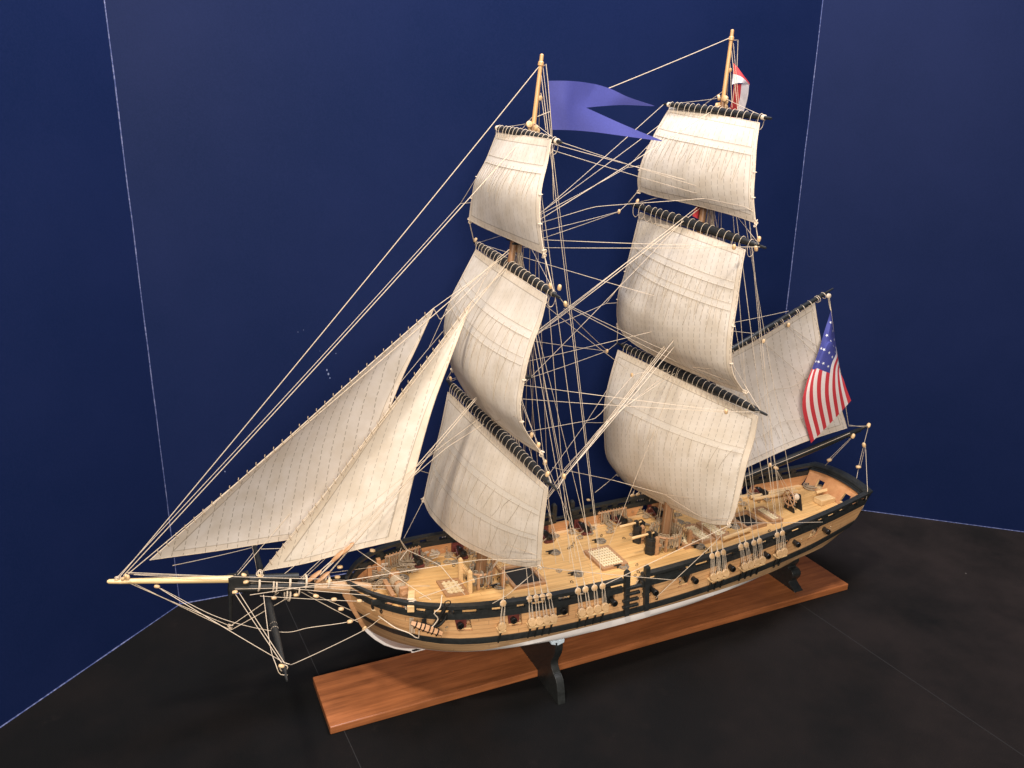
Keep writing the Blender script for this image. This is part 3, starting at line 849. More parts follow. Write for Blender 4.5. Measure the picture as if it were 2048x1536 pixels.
FT = square([(952, 499), (926, 549), (903, 595), (890, 640), (890, 680), (905, 739)],
            [(905, 739), (934, 783), (962, 812), (994, 841), (1022, 865), (1055, 890), (1083, 907)],
            [(1094, 593), (1082, 643), (1067, 684), (1054, 730), (1046, 775), (1041, 815), (1048, 855), (1083, 907)], 13.9, 15.5, 0, 0, 1.3, 'middle sail on the forward mast', (.22, .38), 15, 5.2)
FG = square([(994.5, 264), (971.6, 320.7), (952, 358), (944, 395), (938, 440)],
            [(938, 440), (969, 455), (1023, 478), (1060, 495), (1088, 508)],
            [(1102, 279), (1095, 323.5), (1085, 365), (1080, 405), (1081, 455), (1088, 508)], 8.7, 12.5, 0, 0, .9, 'top sail on the forward mast', (.24,), 17, 4.0)
MC = square([(1236, 700), (1219, 759), (1209, 811), (1209, 871), (1214, 915), (1235, 947)],
            [(1235, 947), (1258, 968), (1326, 1004), (1388, 1033), (1425, 1047), (1459, 1050)],
            [(1516, 833), (1508, 879), (1495, 923), (1482, 980), (1470, 1025), (1459, 1050)], 14.9, 14.0, 0, 0, 1.8, 'lowest sail on the after mast', (.30,), 13, 4.5)
MT = square([(1280, 425), (1263, 495), (1247, 556), (1237.5, 584), (1234, 620), (1236, 652)],
            [(1236, 652), (1252, 672), (1275, 690), (1331, 720), (1409, 754), (1445, 770), (1490, 786)],
            [(1490.6, 500), (1483.6, 538), (1474, 608), (1466, 660), (1462, 715), (1468, 752), (1490, 786)], 12.9, 14.5, 0, 0, 1.4, 'middle sail on the after mast', (.22, .36), 15, 4.2)
MG = square([(1342, 212), (1320, 248), (1302, 282), (1285, 320), (1276, 355), (1277, 381)],
            [(1277, 381), (1309, 391.6), (1369, 404.6), (1421, 417.6), (1473, 432), (1511, 446)],
            [(1519, 246), (1513, 290), (1510, 340), (1507, 394), (1511, 446)], 9.6, 12.5, 0, 0, .9, 'top sail on the after mast', (.26,), 20, 3.6)
# headsails: triangles set on the stays, bellied to the far side
def jib(luff, leech, foot, belly, label, mat, y_clew=0):
    """luff from head to tack, leech from head to clew, foot from tack to clew"""
    Lf = [at(*p, y=YC) for p in luff]; n = len(leech)
    Le = [at(*p, y=YC+y_clew*(k/(n-1))**1.2) for k, p in enumerate(leech)]; nf = len(foot)
    Fo = [at(*p, y=YC+y_clew*k/(nf-1)) for k, p in enumerate(foot)]
    head = [Lf[0], Lf[0].lerp(Le[1], .01)]; Le[0] = head[1]; Fo[-1] = Le[-1]; Fo[0] = Lf[-1]
    G = coons([head[0], head[1]], Fo, Lf, Le, 30, 40, belly, Vector((0, 1, 0)))
    o, W, H = sail_obj(G, 'jib_sail', mat, label, (Le[-1], Le[0]))
    m = MB()                                # luff laced to its stay
    L = poly_resample(Lf, 34)
    for k, p in enumerate(L[1:-1]):
        m.tube([p+Vector((.05, -.1, -.25)), p+Vector((-.12, -.08, .16)), p+Vector((-.05, .1, .3))], .04, 4)
    part(m, 'luff_lacing', M['rope2'], o)
    return G
J1 = jib([(868, 616), (725, 742), (585, 868), (440, 996), (300, 1120)], [(868, 616), (835, 690), (800, 765), (770, 850), (752, 960), (742, 1060)], [(300, 1120), (440, 1104), (570, 1084), (742, 1060)], 2.0, 'outermost triangular headsail', M['sailgrey'], 4.5)
J2 = jib([(942, 605), (850, 725), (745, 862), (640, 1002), (529, 1141)], [(942, 605), (918, 672), (898, 725), (870, 800), (848, 873), (822, 975), (800, 1079)], [(529, 1141), (610, 1128), (704, 1103), (800, 1079)], .8, 'inner triangular headsail nearer the mast', M['sail'], .6)
# spanker
m = None
hd = [at(*p, y=YC) for p in ((1432, 722), (1510, 682), (1570, 645), (1629, 605))]
le = [at(*p, y=YC) for p in ((1629, 605), (1638, 662), (1655, 740), (1684, 824), (1694, 856))]
ft = [at(*p, y=YC) for p in ((1432, 962), (1500, 934), (1602, 889), (1694, 856))]
lu = [hd[0], hd[0].lerp(ft[0], .5), ft[0]]
SP = coons(hd, ft, lu, le, 34, 34, 1.5, Vector((0, 1, 0)))
so, W_, H_ = sail_obj(SP, 'spanker_sail', M['sailgrey'], 'fore and aft sail set behind the after mast', (le[-1], le[0]))
m = MB()
for t in (.52, .80): m.tube([gp_(SP, s_/20, t+.02*math.sin(s_))-Vector((0, .12, 0)) for s_ in range(21)], .022, 4)
for k in range(9):
    s0 = .1+k*.1; m.tube([gp_(SP, s0, .8)-Vector((0, .12, 0)), gp_(SP, s0+.01, .9)-Vector((0, .14, 0))], .022, 4)
for a, b in (((1525, 683), (1637, 780)), ((1575, 650), (1645, 700)), ((1560, 640), (1650, 725))):
    m.tube([at(*a, y=YC-.5), at(*b, y=YC-.5)], .025, 4)
part(m, 'reef_stitching', M['stitch'], so)

# ================================================================== FLAGS
def patch(rows, nu=24, nv=24):
    """rows of 3-d control points -> smooth grid"""
    R = [poly_resample(r, nv) for r in rows]
    cols = [poly_resample([R[i][j] for i in range(len(R))], nu) for j in range(nv)]
    return [[cols[j][i] for j in range(nv)] for i in range(nu)]
def fl(u, v, dy): return at(u, v, y=YC+dy)
ens = patch([[fl(1662, 622, -.6), fl(1667, 658, -.3), fl(1673, 700, -.2), fl(1681, 748, .2)],
             [fl(1649, 662, -.9), fl(1660, 672, -1.6), fl(1674, 712, -.6), fl(1682, 752, -.2)],
             [fl(1635, 710, -1.1), fl(1657, 690, -2.1), fl(1673, 722, -1.7), fl(1681, 748, -1.0)],
             [fl(1612, 770, -1.0), fl(1634, 745, -1.9), fl(1660, 735, -2.3), fl(1686, 757, -1.7)],
             [fl(1605, 818, -.8), fl(1632, 800, -1.6), fl(1665, 782, -2.2), fl(1693, 778, -1.9)],
             [fl(1622, 886, -.5), fl(1650, 857, -1.1), fl(1677, 829, -1.7), fl(1702, 801, -2.0)]], 36, 27)
m = MB(); nu, nv = len(ens), len(ens[0]); cu, cv = int(nu*.40), int(round((nv-1)*7/13))
U = [[(i/(nu-1), j/(nv-1)) for j in range(nv)] for i in range(nu)]
m.grid(ens, uvs=U, skip=lambda i, j: i < cu and j < cv)
flag = part(m, 'ensign', M['flagstripe'], solid=.04, label='flag with thirteen red and white stripes and white stars on blue')
m = MB(); m.grid([r[:cv+1] for r in ens[:cu+1]]); part(m, 'canton', M['canton'], flag, solid=.04)
m = MB()
for i, (a, b) in enumerate([(a, b) for a in (.14, .38, .62, .86) for b in (.12, .38, .64, .88)]):
    p = gp_(ens, b*cv/(nv-1), a*cu/(nu-1)); e = .01
    du = (gp_(ens, b*cv/(nv-1), a*cu/(nu-1)+e)-p).normalized(); dv = (gp_(ens, b*cv/(nv-1)+e, a*cu/(nu-1))-p).normalized(); n = du.cross(dv).normalized(); dv = n.cross(du)
    for sgn in (-1, 1):
        q = m.add([p+n*sgn*.045]+[p+n*sgn*.045+(du*math.cos(k*.628318)+dv*math.sin(k*.628318))*(.23 if k % 2 == 0 else .09) for k in range(10)])
        for k in range(10): m.f.append((q, q+1+k, q+1+(k+1) % 10))
part(m, 'flag_stars', M['starwhite'], flag, smooth=False)
m = MB(); m.tube([fl(1658, 592, 0), fl(1662, 620, -.55), fl(1672, 700, -.1), fl(1682, 750, .25), fl(1697, 850, 0)], .04, 5)
m.tube([fl(1655, 592, 0), fl(1661, 620, -.5)], .04, 5); m.disc(fl(1657.5, 592, -.4), (0, 1, 0), .33, .3, 12)
part(m, 'flag_halyard', M['rope'], flag)
# swallow-tailed pennant on the foremast
def q_(u, v, k): return at(u, v, y=YC-.3-k)
pn = MB()
body = patch([[q_(1097, 161.5, 0), q_(1100, 210, 0), q_(1103.5, 259.5, 0)], [q_(1130, 161.5, .6), q_(1128, 212, .7), q_(1133, 260, .6)], [q_(1160, 163.5, .5), q_(1150, 214, .6), q_(1160, 261.5, .7)], [q_(1192, 168.5, .2), q_(1172, 216, .6), q_(1192, 264.5, 1.1)]], 24, 15)
def tip_of(edge_, ctl, n=18):
    rows = [edge_]
    up_l = poly_resample([edge_[0]]+[c[0] for c in ctl], n); lo_l = poly_resample([edge_[-1]]+[c[1] for c in ctl], n)
    for i in range(1, n):
        rows.append([up_l[i].lerp(lo_l[i], k/(len(edge_)-1)) for k in range(len(edge_))])
    return rows
up = tip_of(body[-1][:8], [(q_(1221, 177.5, .3), q_(1208, 212, .5)), (q_(1258, 194.6, .8), q_(1250, 210, .6)), (q_(1309, 211.5, 1.6), q_(1309, 212.5, 1.6))])
lo = tip_of(body[-1][7:], [(q_(1222, 238, 1.0), q_(1225, 269, 1.5)), (q_(1270, 259, 1.8), q_(1268, 275, 2.0)), (q_(1324, 281, 2.6), q_(1324, 282.5, 2.6))])
pn.grid(body)
pn.grid(up); pn.grid(lo); pen = part(pn, 'swallowtail_pennant', M['pennant'], solid=.02, weld=.02, label='large plain violet-blue swallow-tailed pennant')
m = MB(); m.tube([FM(69.4, .3), q_(1092, 128, 0), q_(1096, 163, 0), q_(1103.5, 260, 0), q_(1107, 400, -.5)], .045, 5); m.tube([FM(66.9, .4), q_(1092, 260, 0)], .035, 5)
part(m, 'pennant_halyard', M['rope'], pen)
# striped pennant folded over on itself at the mainmast
def r_(u, v, k): return at(u, v, y=YC-.2-k)
sp1 = patch([[r_(1466.5, 126, 0), r_(1466, 150, .1), r_(1464, 169, .2)], [r_(1474, 133, .3), r_(1474, 150, .5), r_(1475, 166, .6)], [r_(1484, 147, .6), r_(1486, 156, .9), r_(1484, 166, 1.0)], [r_(1498.5, 166, .3), r_(1499, 170, .3), r_(1497, 168, .3)]], 14, 12)
sp2 = patch([[r_(1467, 169, -.1), r_(1487, 167.5, .0), r_(1498.5, 167, .1)], [r_(1464, 200, -.2), r_(1480, 200, -.2), r_(1494, 200, -.1)], [r_(1452, 240, -.9), r_(1466, 245, -.9), r_(1478, 250, -.9)], [r_(1420, 330, -1.4), r_(1432, 335, -1.4), r_(1445, 340, -1.4)], [r_(1385, 432, -1.2), r_(1396, 438, -1.2), r_(1407, 444, -1.2)]], 30, 12)
m = MB(); m.grid(sp1, uvs=[[(i/13, .0+.98*j/11) for j in range(12)] for i in range(14)]); m.grid(sp2, uvs=[[(i/29, .98*j/11) for j in range(12)] for i in range(30)])
pen2 = part(m, 'striped_pennant', M['pennstripe'], solid=.04, label='small red and white pennant folded over at the masthead')
m = MB(); m.tube([MM(72.9, .2), r_(1476, 80, 0), r_(1474, 135, 0), r_(1465, 205, 0)], .035, 5); m.tube([MM(70.5, .3), r_(1464, 215, 0)], .035, 5)
part(m, 'pennant_halyard', M['rope'], pen2)

# ================================================================== STANDING RIGGING
def ropes(name, segs, mat='rope', r=.045, sag=.004, label=None):
    """every rope a mesh part of its own"""
    r *= .70
    for sgm in segs:
        m = MB()
        if len(sgm) == 2: m.rope(sgm[0], sgm[1], r, sag)
        elif name in ('guy', 'boom_tackle'): m.tube(poly_resample(sgm, 8*len(sgm)), r, 5)
        else:                               # straight legs with a softened turn
            P_ = [Vector(sgm[0])]
            for a_, b_, c_ in zip(sgm, sgm[1:], sgm[2:]): P_ += [Vector(b_).lerp(a_, .12), Vector(b_).lerp(a_, .04)*.5+Vector(b_).lerp(c_, .04)*.5, Vector(b_).lerp(c_, .12)]
            m.tube(P_+[Vector(sgm[-1])], r, 5)
        part(m, name, M[mat])
ctr = lambda u, v, dy=0: at(u, v, y=YC+dy)
jt = lambda dx=0, dz=0: tip + Vector((1.2+dx, 0, .3+dz))
ropes('stay', [(FM(69.6), jt()), (FM(63.6), jt(.3)), (FM(51.5, -.7), jt(.6)), (FM(50.5, -.6), ctr(519, 1150)), (FM(38.6), ctr(640, 1150)), (FM(38.2, .0, .3), ctr(655, 1150, .3)),
               (MM(73.2), FM(64.6, .3)), (MM(66.2), FM(53.2, .3)), (MM(56.0), FM(39.8, .3)), (MM(55.4, 0, .3), FM(39.2, .3, .3)), (MM(43.2), FM(12.5, 1.2, .5)), (MM(42.8), FM(13.5, 1.2, -.5))], r=.06)
# channels, deadeyes, chainplates and shrouds
def chan(u0, v0, u1, v1, n, tops, ytop=None):
    """one channel sighted on the port side, mirrored to starboard; tops = heights on the mast"""
    a = at(u0, v0, y=-4.95); b = at(u1, v1, y=-4.95)
    xa, xb = a.x, b.x
    for s_ in (-1, 1):
        mc_ = MB(); yo = lambda x, z: half(x, z)
        zc = lambda x: T(x)-2.95
        pa = Vector((xa-.35, YC+s_*(yo(xa, zc(xa))+.45), zc(xa))); pb = Vector((xb+.35, YC+s_*(yo(xb, zc(xb))+.45), zc(xb)))
        d = (pb-pa).normalized(); sd = Vector((-d.y, d.x, 0)).normalized(); 
        mc_.box((pa+pb)/2, ((pb-pa).length, 1.0, .2), (d, sd, d.cross(sd)))
        ch = part(mc_, 'channel', M['oak'], bevel=.03, smooth=False)
        cp = MB(); de = MB(); la = MB(); hw = []
        for k in range(n):
            f = .5 if n == 1 else k/(n-1); x = xa+(xb-xa)*f
            y0 = YC+s_*(half(x, zc(x))+.74); z0 = zc(x)+.52
            lo_ = Vector((x, y0, z0)); top = tops[k % len(tops)]
            dirv = (top-lo_).normalized(); up_ = lo_+dirv*2.55
            out = Vector((0, s_, 0)); nr = (out - dirv*out.dot(dirv)).normalized()
            de.disc(lo_, nr, .50, .32, 18, .10); de.disc(up_, nr, .34, .30, 16)
            for c_ in (up_,):
                la.ring(c_, nr, .44 if c_ is lo_ else .34, .045, 16, 4)
                for ang in (90, 210, 330):      # holes
                    pass
            side_ = dirv.cross(nr)
            for off in (-.20, .16):
                la.rope(lo_+side_*off+nr*.2+dirv*.3, up_+side_*off*.9+nr*.2-dirv*.1, .024, 0, 4, 1)
                la.rope(lo_+side_*off-nr*.2+dirv*.05, up_+side_*(off+.2)*.9-nr*.2-dirv*.1, .03, 0, 4, 1)
            la.tube([up_+dirv*.4, up_+dirv*.9], [.085, .07], 6)
            hw.append((up_+dirv*.35, top))
            zz = wale_top(x)-.45
            cp.box(((lo_+Vector((x-.25, YC+s_*(half(x, zz)+.2), zz)))/2)-Vector((0, 0, .25)), (.16, .1, (lo_.z-zz)), (Vector((1, 0, 0)), Vector((0, 1, .0)), (lo_-Vector((x-.25, YC+s_*(half(x, zz)+.2), zz))).normalized()))
        part(de, 'deadeye', M['deadeye'], ch, split=True); part(la, 'lanyard', M['rope'], ch); part(cp, 'chainplate', M['black'], ch, smooth=False)
        for a_, t_ in hw:
            mm = MB(); mm.rope(a_, t_, .038 if t_.z < 45 else .033, .001); part(mm, 'shroud' if t_.z < 45 else 'backstay', M['rope'] if s_ < 0 else M['rope2'])
chan(1003, 1246, 1005, 1246, 1, [FM(50.8)])
chan(1062, 1241, 1104, 1233, 4, [FM(38.3), FM(38.1), FM(37.9), FM(38.0)])
chan(1160, 1227, 1206, 1217, 4, [FM(50.6), FM(51.2), FM(63.2), FM(69.3)])
chan(1424, 1163, 1450, 1150, 3, [MM(42.6), MM(42.4), MM(42.2)])
chan(1490, 1137, 1528, 1122, 4, [MM(42.2), MM(42.0), MM(55.2), MM(55.6)])
chan(1566, 1107, 1577, 1101, 2, [MM(66.0), MM(72.6)])
# topmast shrouds from the edge of each top, and topgallant shrouds above
for fn, zt, zc, zr in ((FM, 37.8, 51.6, 63.0), (MM, 42.0, 55.9, 66.0)):
    for s_ in (-1, 1):
        seg = [(fn(zt, .2+.55*k, s_*3.1), fn(zc, -.3+.1*k, s_*.3)) for k in range(4)]
        seg += [(fn(zc, .1+.4*k, s_*1.6), fn(zr, 0, s_*.15)) for k in range(2)]
        ropes('topmast_shroud', seg, 'rope2', .038)
        ropes('futtock_shroud', [(fn(zt, .2+.6*k, s_*3.1), fn(zt-4.5, .2+.2*k, s_*.9)) for k in range(3)], 'rope2', .04)
# ratlines are absent on this model; bunched running lines beside the masts instead
seg = []
for fn, zlo, zhi, n in ((FM, 11.8, 36, 9), (FM, 38, 51, 7), (MM, 11.4, 40, 10), (MM, 42, 55, 8)):
    for k in range(n):
        a = 6.28*k/n; seg.append((fn(zlo, 1.4*math.cos(a), 1.5*math.sin(a)), fn(zhi+random.uniform(-1, 1), .5*math.cos(a), .6*math.sin(a))))
ropes('halyard', seg, 'rope2', .034)

# falls and backstays made fast along the rails
seg = []
for k, (u, v, z) in enumerate(((1112, 1128, 50.5), (1128, 1122, 37.5), (1140, 1126, 62.8), (1152, 1118, 51.0), (1172, 1116, 38), (1186, 1112, 50.0), (1200, 1110, 69.3))):
    seg.append((at(u, v, y=-3.4), FM(z, .2, -.2)))
for k, (u, v, z) in enumerate(((1405, 1085, 42), (1440, 1070, 55.5), (1472, 1062, 42), (1490, 1054, 55), (1512, 1045, 66), (1540, 1035, 55.6), (1552, 1032, 72.6), (1590, 1012, 66))):
    seg.append((at(u, v, y=-3.2), MM(z, .2, -.2)))
for x_, z in ((22.5, 38), (24, 37.6), (25.5, 38.2), (29.5, 50.6), (32, 51), (33, 63)): seg.append((Vector((x_, YC+8.6, T(x_)-1)), FM(z, .2, .3)))
for x_, z in ((48.5, 42), (50, 42.2), (51.5, 42), (55, 55.5), (58, 55.2), (60.5, 66)): seg.append((Vector((x_, YC+8.2, T(x_)-1)), MM(z, .2, .3)))
ropes('rope_fall', seg, 'rope', .036, .001)

# ================================================================== RUNNING RIGGING
mid = lambda a, b, t: a.lerp(b, t)
fcA, fcB = YD['fc']; ftA, ftB = YD['ft']; fgA, fgB = YD['fg']; mcA, mcB = YD['mc']; mtA, mtB = YD['mt']; mgA, mgB = YD['mg']
ay = lambda A_, B_, t: A_.lerp(B_, t)
ropes('lift', [(ay(A_, B_, .03), fn(z)) for A_, B_, fn, z in ((fcA, fcB, FM, 39.5), (ftA, ftB, FM, 53.3), (fgA, fgB, FM, 64.0), (mcA, mcB, MM, 43.6), (mtA, mtB, MM, 57.5), (mgA, mgB, MM, 66.9))] +
              [(ay(A_, B_, .97), fn(z)) for A_, B_, fn, z in ((fcA, fcB, FM, 39.5), (ftA, ftB, FM, 53.3), (fgA, fgB, FM, 64.0), (mcA, mcB, MM, 43.6), (mtA, mtB, MM, 57.5), (mgA, mgB, MM, 66.9))], r=.038)
braces = [(fgB, MM(56.8, -.3)), (ay(fgA, fgB, .01), MM(57.2, -.3)), (ctr(1104, 300, -9), MM(56.0, -.3, -.3)),
          (mgA, FM(53.5, .4)), (ctr(1322, 248, 9), FM(53.8, .4)),
          (ctr(1238, 423, 13), FM(52.6, .5)), (ctr(1238, 423, 13), FM(51.6, .5)), (mtA, ctr(1238, 423, 13)),
          (ctr(1470, 493, -13.2), FM(52.2, .5)), (ctr(1470, 495, -13.2), FM(51.3, .5)), (mtB+Vector((0, .8, 0)), ctr(1470, 494, -13.2)),
          (ctr(1132, 608, -14.5), MM(36.6, -.7, .3)), (ctr(1132, 611, -14.5), MM(35.8, -.7, -.3)), (ctr(1085, 606, -8), ctr(1252, 737, 5)), (ctr(1128, 618, -6), ctr(1214, 701, 14.0)), (ftB, ctr(1130, 609, -14.5)),
          (ctr(1128, 955, -16), MM(41.6, -.5)), (ctr(1130, 952, -16), MM(40.6, -.3)), (fcB, ctr(1129, 954, -16)),
          (fcA, MM(41.0, -.5, .4)), (ftA, MM(43.0, -.4, .4)),
          (mcA, ctr(1214, 702, 14.5)), (ctr(1214, 702, 14.5), FM(41.5, .4)), (ctr(1214, 702, 14.5), FM(36.0, .5)),
          (ctr(1450, 822, -14.8), FM(36.3, .6)), (ctr(1450, 824, -14.8), FM(34.6, .6)), (mcB+Vector((0, 1, 0)), ctr(1450, 823, -14.8))]
ropes('brace', braces, r=.044, sag=.003)
def block(p, nrm=(0, 1, .2), R=.23, h=.30, name='block'):
    p = Vector(p); ax_ = Vector((nrm[2]*.4+random.uniform(-.4, .4), random.uniform(-.5, .1), 1)).normalized() if abs(p.z-16) > 4 else Vector((1, random.uniform(-.4, .2), random.uniform(-.5, .2))).normalized()
    m = MB(); L = R*1.25; m.tube([p-ax_*L, p-ax_*L*.8, p-ax_*L*.2, p+ax_*L*.4, p+ax_*L*.85, p+ax_*L], [R*.45, R*.85, R*1.05, R, R*.7, R*.35], 10, flat=.78)
    part(m, name, M['block'])
for p in (ctr(1238, 423, 13), ctr(1468, 494, -13.2), ctr(1131, 608, -14.5), ctr(1128, 953, -16), ctr(1214, 702, 14.5), ctr(1452, 823, -14.8), ctr(951, 480, 14.5), ctr(901, 757, 16.4), ctr(1119, 575, -14), ctr(1101, 572, -13), ctr(1275, 402, 13.3), ctr(1518, 478, -13),
          ctr(1264, 750, 6), ctr(1577, 650, -.8), ctr(1527, 682, -.8), ctr(1077, 890, -14), ctr(1090, 925, -15), ctr(1095, 948, -16), ctr(1177, 1000, 13), ctr(1540, 930, -6), ctr(1063, 870, -13), ctr(1512, 497, -13)):
    block(p)
# bowlines with their bridles at the weather leeches
def bow(p1, p2, knot, end, dy):
    ropes('bowline', [(p1, knot), (p2, knot), (knot, end)], r=.042)
bow(gp_(FG, 0, .50), gp_(FG, 0, .80), ctr(921, 407, 14), jt(-.2), 0)
bow(gp_(FT, 0, .42), gp_(FT, 0, .66), ctr(857, 697, 15), ctr(475, 1150), 0)
bow(gp_(FC, 0, .45), gp_(FC, 0, .75), ctr(836, 940, 14), ctr(610, 1155), 0)
bow(gp_(MG, 0, .45), gp_(MG, 0, .7), ctr(1254, 335, 12), FM(54.0, .5), 0)
bow(gp_(MT, 0, .6), gp_(MT, 0, .78), ctr(1212, 607, 14), FM(41.0, .5), 0)
bow(gp_(MC, 0, .30), gp_(MC, 0, .55), ctr(1172, 845, 13), FM(13.5, .8, 1), 0)
m = MB()
for G, n in ((FG, 2), (FT, 2), (MG, 2), (MT, 2)):
    for t in (.5, .75): m.ring(gp_(G, 1, t), (0, 0, 1), .18, .05, 10, 4); m.ring(gp_(G, 0, t), (0, 0, 1), .18, .05, 10, 4)
part(m, 'cringle', M['rope'], split=True)
# clew knots and sheets
def knot(p, n=4, r=.16):
    m = MB()
    for k in range(n): m.ring(p+Vector((random.uniform(-.15, .15), random.uniform(-.15, .15), random.uniform(-.3, .3))), (random.uniform(-1, 1), random.uniform(-1, 1), random.uniform(-1, 1)), r, .055, 10, 4)
    part(m, 'knot', M['rope'])
for G in (FC, FT, FG, MC, MT, MG):
    knot(G[-1][0]); knot(G[-1][-1], 5)
ropes('sheet', [(FG[-1][-1], ftB.lerp(ftA, .05)), (FG[-1][0], ftA), (FT[-1][0], fcA), (FT[-1][-1], fcB.lerp(fcA, .04)), (MG[-1][0], mtA), (MG[-1][-1], mtB.lerp(mtA, .04)), (MT[-1][0], mcA), (MT[-1][-1], mcB.lerp(mcA, .06))], r=.075)
dk = lambda u, v, dz=0: at(u, v, z=11.4+dz)
rail_p = lambda x, s_=-1, dz=0: hull_pt(tx(x), lambda q: T(q)+dz, s_, .1)
ringp = at(1357, 1161, y=-4.4); ring2 = at(1690, 1043, y=-.9); ring3 = at(1312, 1195, y=-4.7)
ropes('sheet', [[FC[-1][-1], ctr(1100, 1137, -11.5), at(1230, 1150, y=-6.0), ringp], [FC[-1][-1], ctr(1060, 1152, -11), at(1015, 1190, y=-5.5), at(985, 1207, y=-4.4)],
                (MC[-1][-1], at(1203, 1172, y=-4.6)), [MC[-1][-1], at(1430, 1085, y=-8), ring3], [MC[-1][-1]+Vector((0, 0, .3)), at(1560, 1046, y=-5), ring2],
                [FC[-1][-1]+Vector((0, 0, .8)), ctr(960, 1119, -8), at(700, 1160, y=-1.0), at(500, 1190, y=3.6)],
                [FC[-1][-1]+Vector((0, 0, .2)), ctr(950, 1158, -8), at(862, 1188, y=-2), at(838, 1196, y=-1.2)],
                [FC[-1][0], at(806, 1080, y=14), at(800, 1105, y=11)], [MC[-1][0], at(1215, 965, y=15), at(1190, 985, y=13.6)],
                [J2[-1][-1], at(815, 1100, y=6), at(800, 1120, y=4)], [J2[-1][-1], at(810, 1098, y=7), at(880, 1130, y=-1), at(930, 1190, y=-3)],
                [J2[0][0], FM(49.5, -.8)], [J1[0][0], FM(51.0, -.8)]], r=.05)
ropes('clew_line', [[gp_(FC, .55, .97)-Vector((.3, 0, 0)), gp_(FC, .8, .93)-Vector((.4, 0, 0)), gp_(FC, 1, .92)], [gp_(FC, .78, .78)-Vector((.4, 0, 0)), gp_(FC, 1, .86)],
                    [gp_(MC, .55, .84)-Vector((.5, 0, 0)), gp_(MC, 1, .80)], [gp_(MC, .55, .84)-Vector((.5, 0, 0)), gp_(MC, .8, .95)-Vector((.4, 0, 0)), gp_(MC, 1, .94)], [at(1105, 935, y=4), at(1225, 960, y=9), gp_(MC, .55, .84)-Vector((.5, 0, 0))],
                    [gp_(MT, .7, .90)-Vector((.4, 0, 0)), gp_(MT, 1, .80)], [gp_(MT, .7, .90)-Vector((.4, 0, 0)), gp_(MT, 1, .92)],
                    [gp_(MG, .62, .88)-Vector((.3, 0, 0)), gp_(MG, .95, .86)-Vector((.2, 0, 0)), gp_(MG, 1, .9)], [gp_(MG, .62, .88)-Vector((.3, 0, 0)), at(1190, 413, y=8), FM(53.4, .5)],
                    [gp_(FT, .62, .95)-Vector((.4, 0, 0)), gp_(FT, .98, .72)-Vector((.2, 0, 0))], (MM(36.0, -1.2), at(1219, 1089, z=11.6)),
                    [ay(mcA, mcB, .42)+Vector((-.6, 0, 0)), at(1268, 748, y=4), at(1192, 838, y=4), FM(30, .5)], [ay(mcA, mcB, .48)+Vector((-.6, 0, 0)), at(1240, 820, y=2), at(1130, 935, y=1), FM(14, 2.2, -1)],
                    [ay(mcA, mcB, .45)+Vector((-.6, 0, 0)), at(1205, 850, y=3), at(1110, 965, y=2.0)],
                    [ay(fcA, fcB, .42)+Vector((-.7, 0, 0)), at(893, 885, y=5), at(700, 1040, y=4.8), at(560, 1155, y=YC)], [ay(fcA, fcB, .47)+Vector((-.7, 0, 0)), at(893, 895, y=4), at(720, 1045, y=4.2), at(600, 1158, y=YC)],
                    [ay(ftA, ftB, .42)+Vector((-.6, 0, 0)), at(975, 545, y=5), at(945, 605, y=YC)], [ay(ftA, ftB, .40)+Vector((-.6, 0, 0)), at(930, 590, y=5.5), at(880, 640, y=YC), at(868, 618, y=YC)],
                    (at(1312, 478, y=3), FM(39.6, .5)), (at(1357, 451, y=3), FM(34.0, .6)),
                    (MM(67.5, -.3), gp_(MG, .30, .02)), (FM(64.5, -.3), gp_(FG, .40, .02)), (at(1467, 645, y=YC), at(1577, 622, y=YC)), (MM(40.6, .4), GA.lerp(GB, .45)), (MM(40.2, .4), GA.lerp(GB, .3)),
                    ], r=.04, mat='rope')
# boom sheet tackle, topping lift and stern lines
ropes('boom_tackle', [(BB, ctr(1728, 888, -.3)), (ctr(1728, 888, -.3), ctr(1717, 934, -.5)), (ctr(1731, 890, -.3), ctr(1721, 934, -.4)), (ctr(1717, 936, -.5), at(1707, 992, y=1.4)),
                      [ctr(1731, 890, -.3), at(1734, 960, y=0.5), at(1735, 985, y=-.8), at(1730, 1005, y=-.8), at(1723, 1021, y=-.6)],
                      (ctr(1706, 873, 0), ctr(1662, 919, 2)), (ctr(1704, 873, 0), ctr(1655, 921, 2)), (ctr(1660, 921, 2), at(1640, 942, y=9.2)), (ctr(1697, 852, 0), BB), (ctr(1697, 850, 0), ctr(1737, 855, 0)),
                      (ctr(1488, 954, -1), ctr(1700, 866, -.6)), [ctr(1540, 850, 0), ctr(1552, 935, -1), at(1590, 1020, z=12.6)], (ctr(1553, 938, -1), at(1565, 1028, z=12.4)), (ctr(1552, 938, -1), at(1598, 1010, z=12.6))], r=.042)
for p in (ctr(1728, 890, -.6), ctr(1717, 934, -.8), ctr(1659, 920, 1.6), ctr(1706, 872, -.4), ctr(1552, 936, -1.3), BB+Vector((0, 0, .1))): block(p, (0, 1, .25), .29, .28)
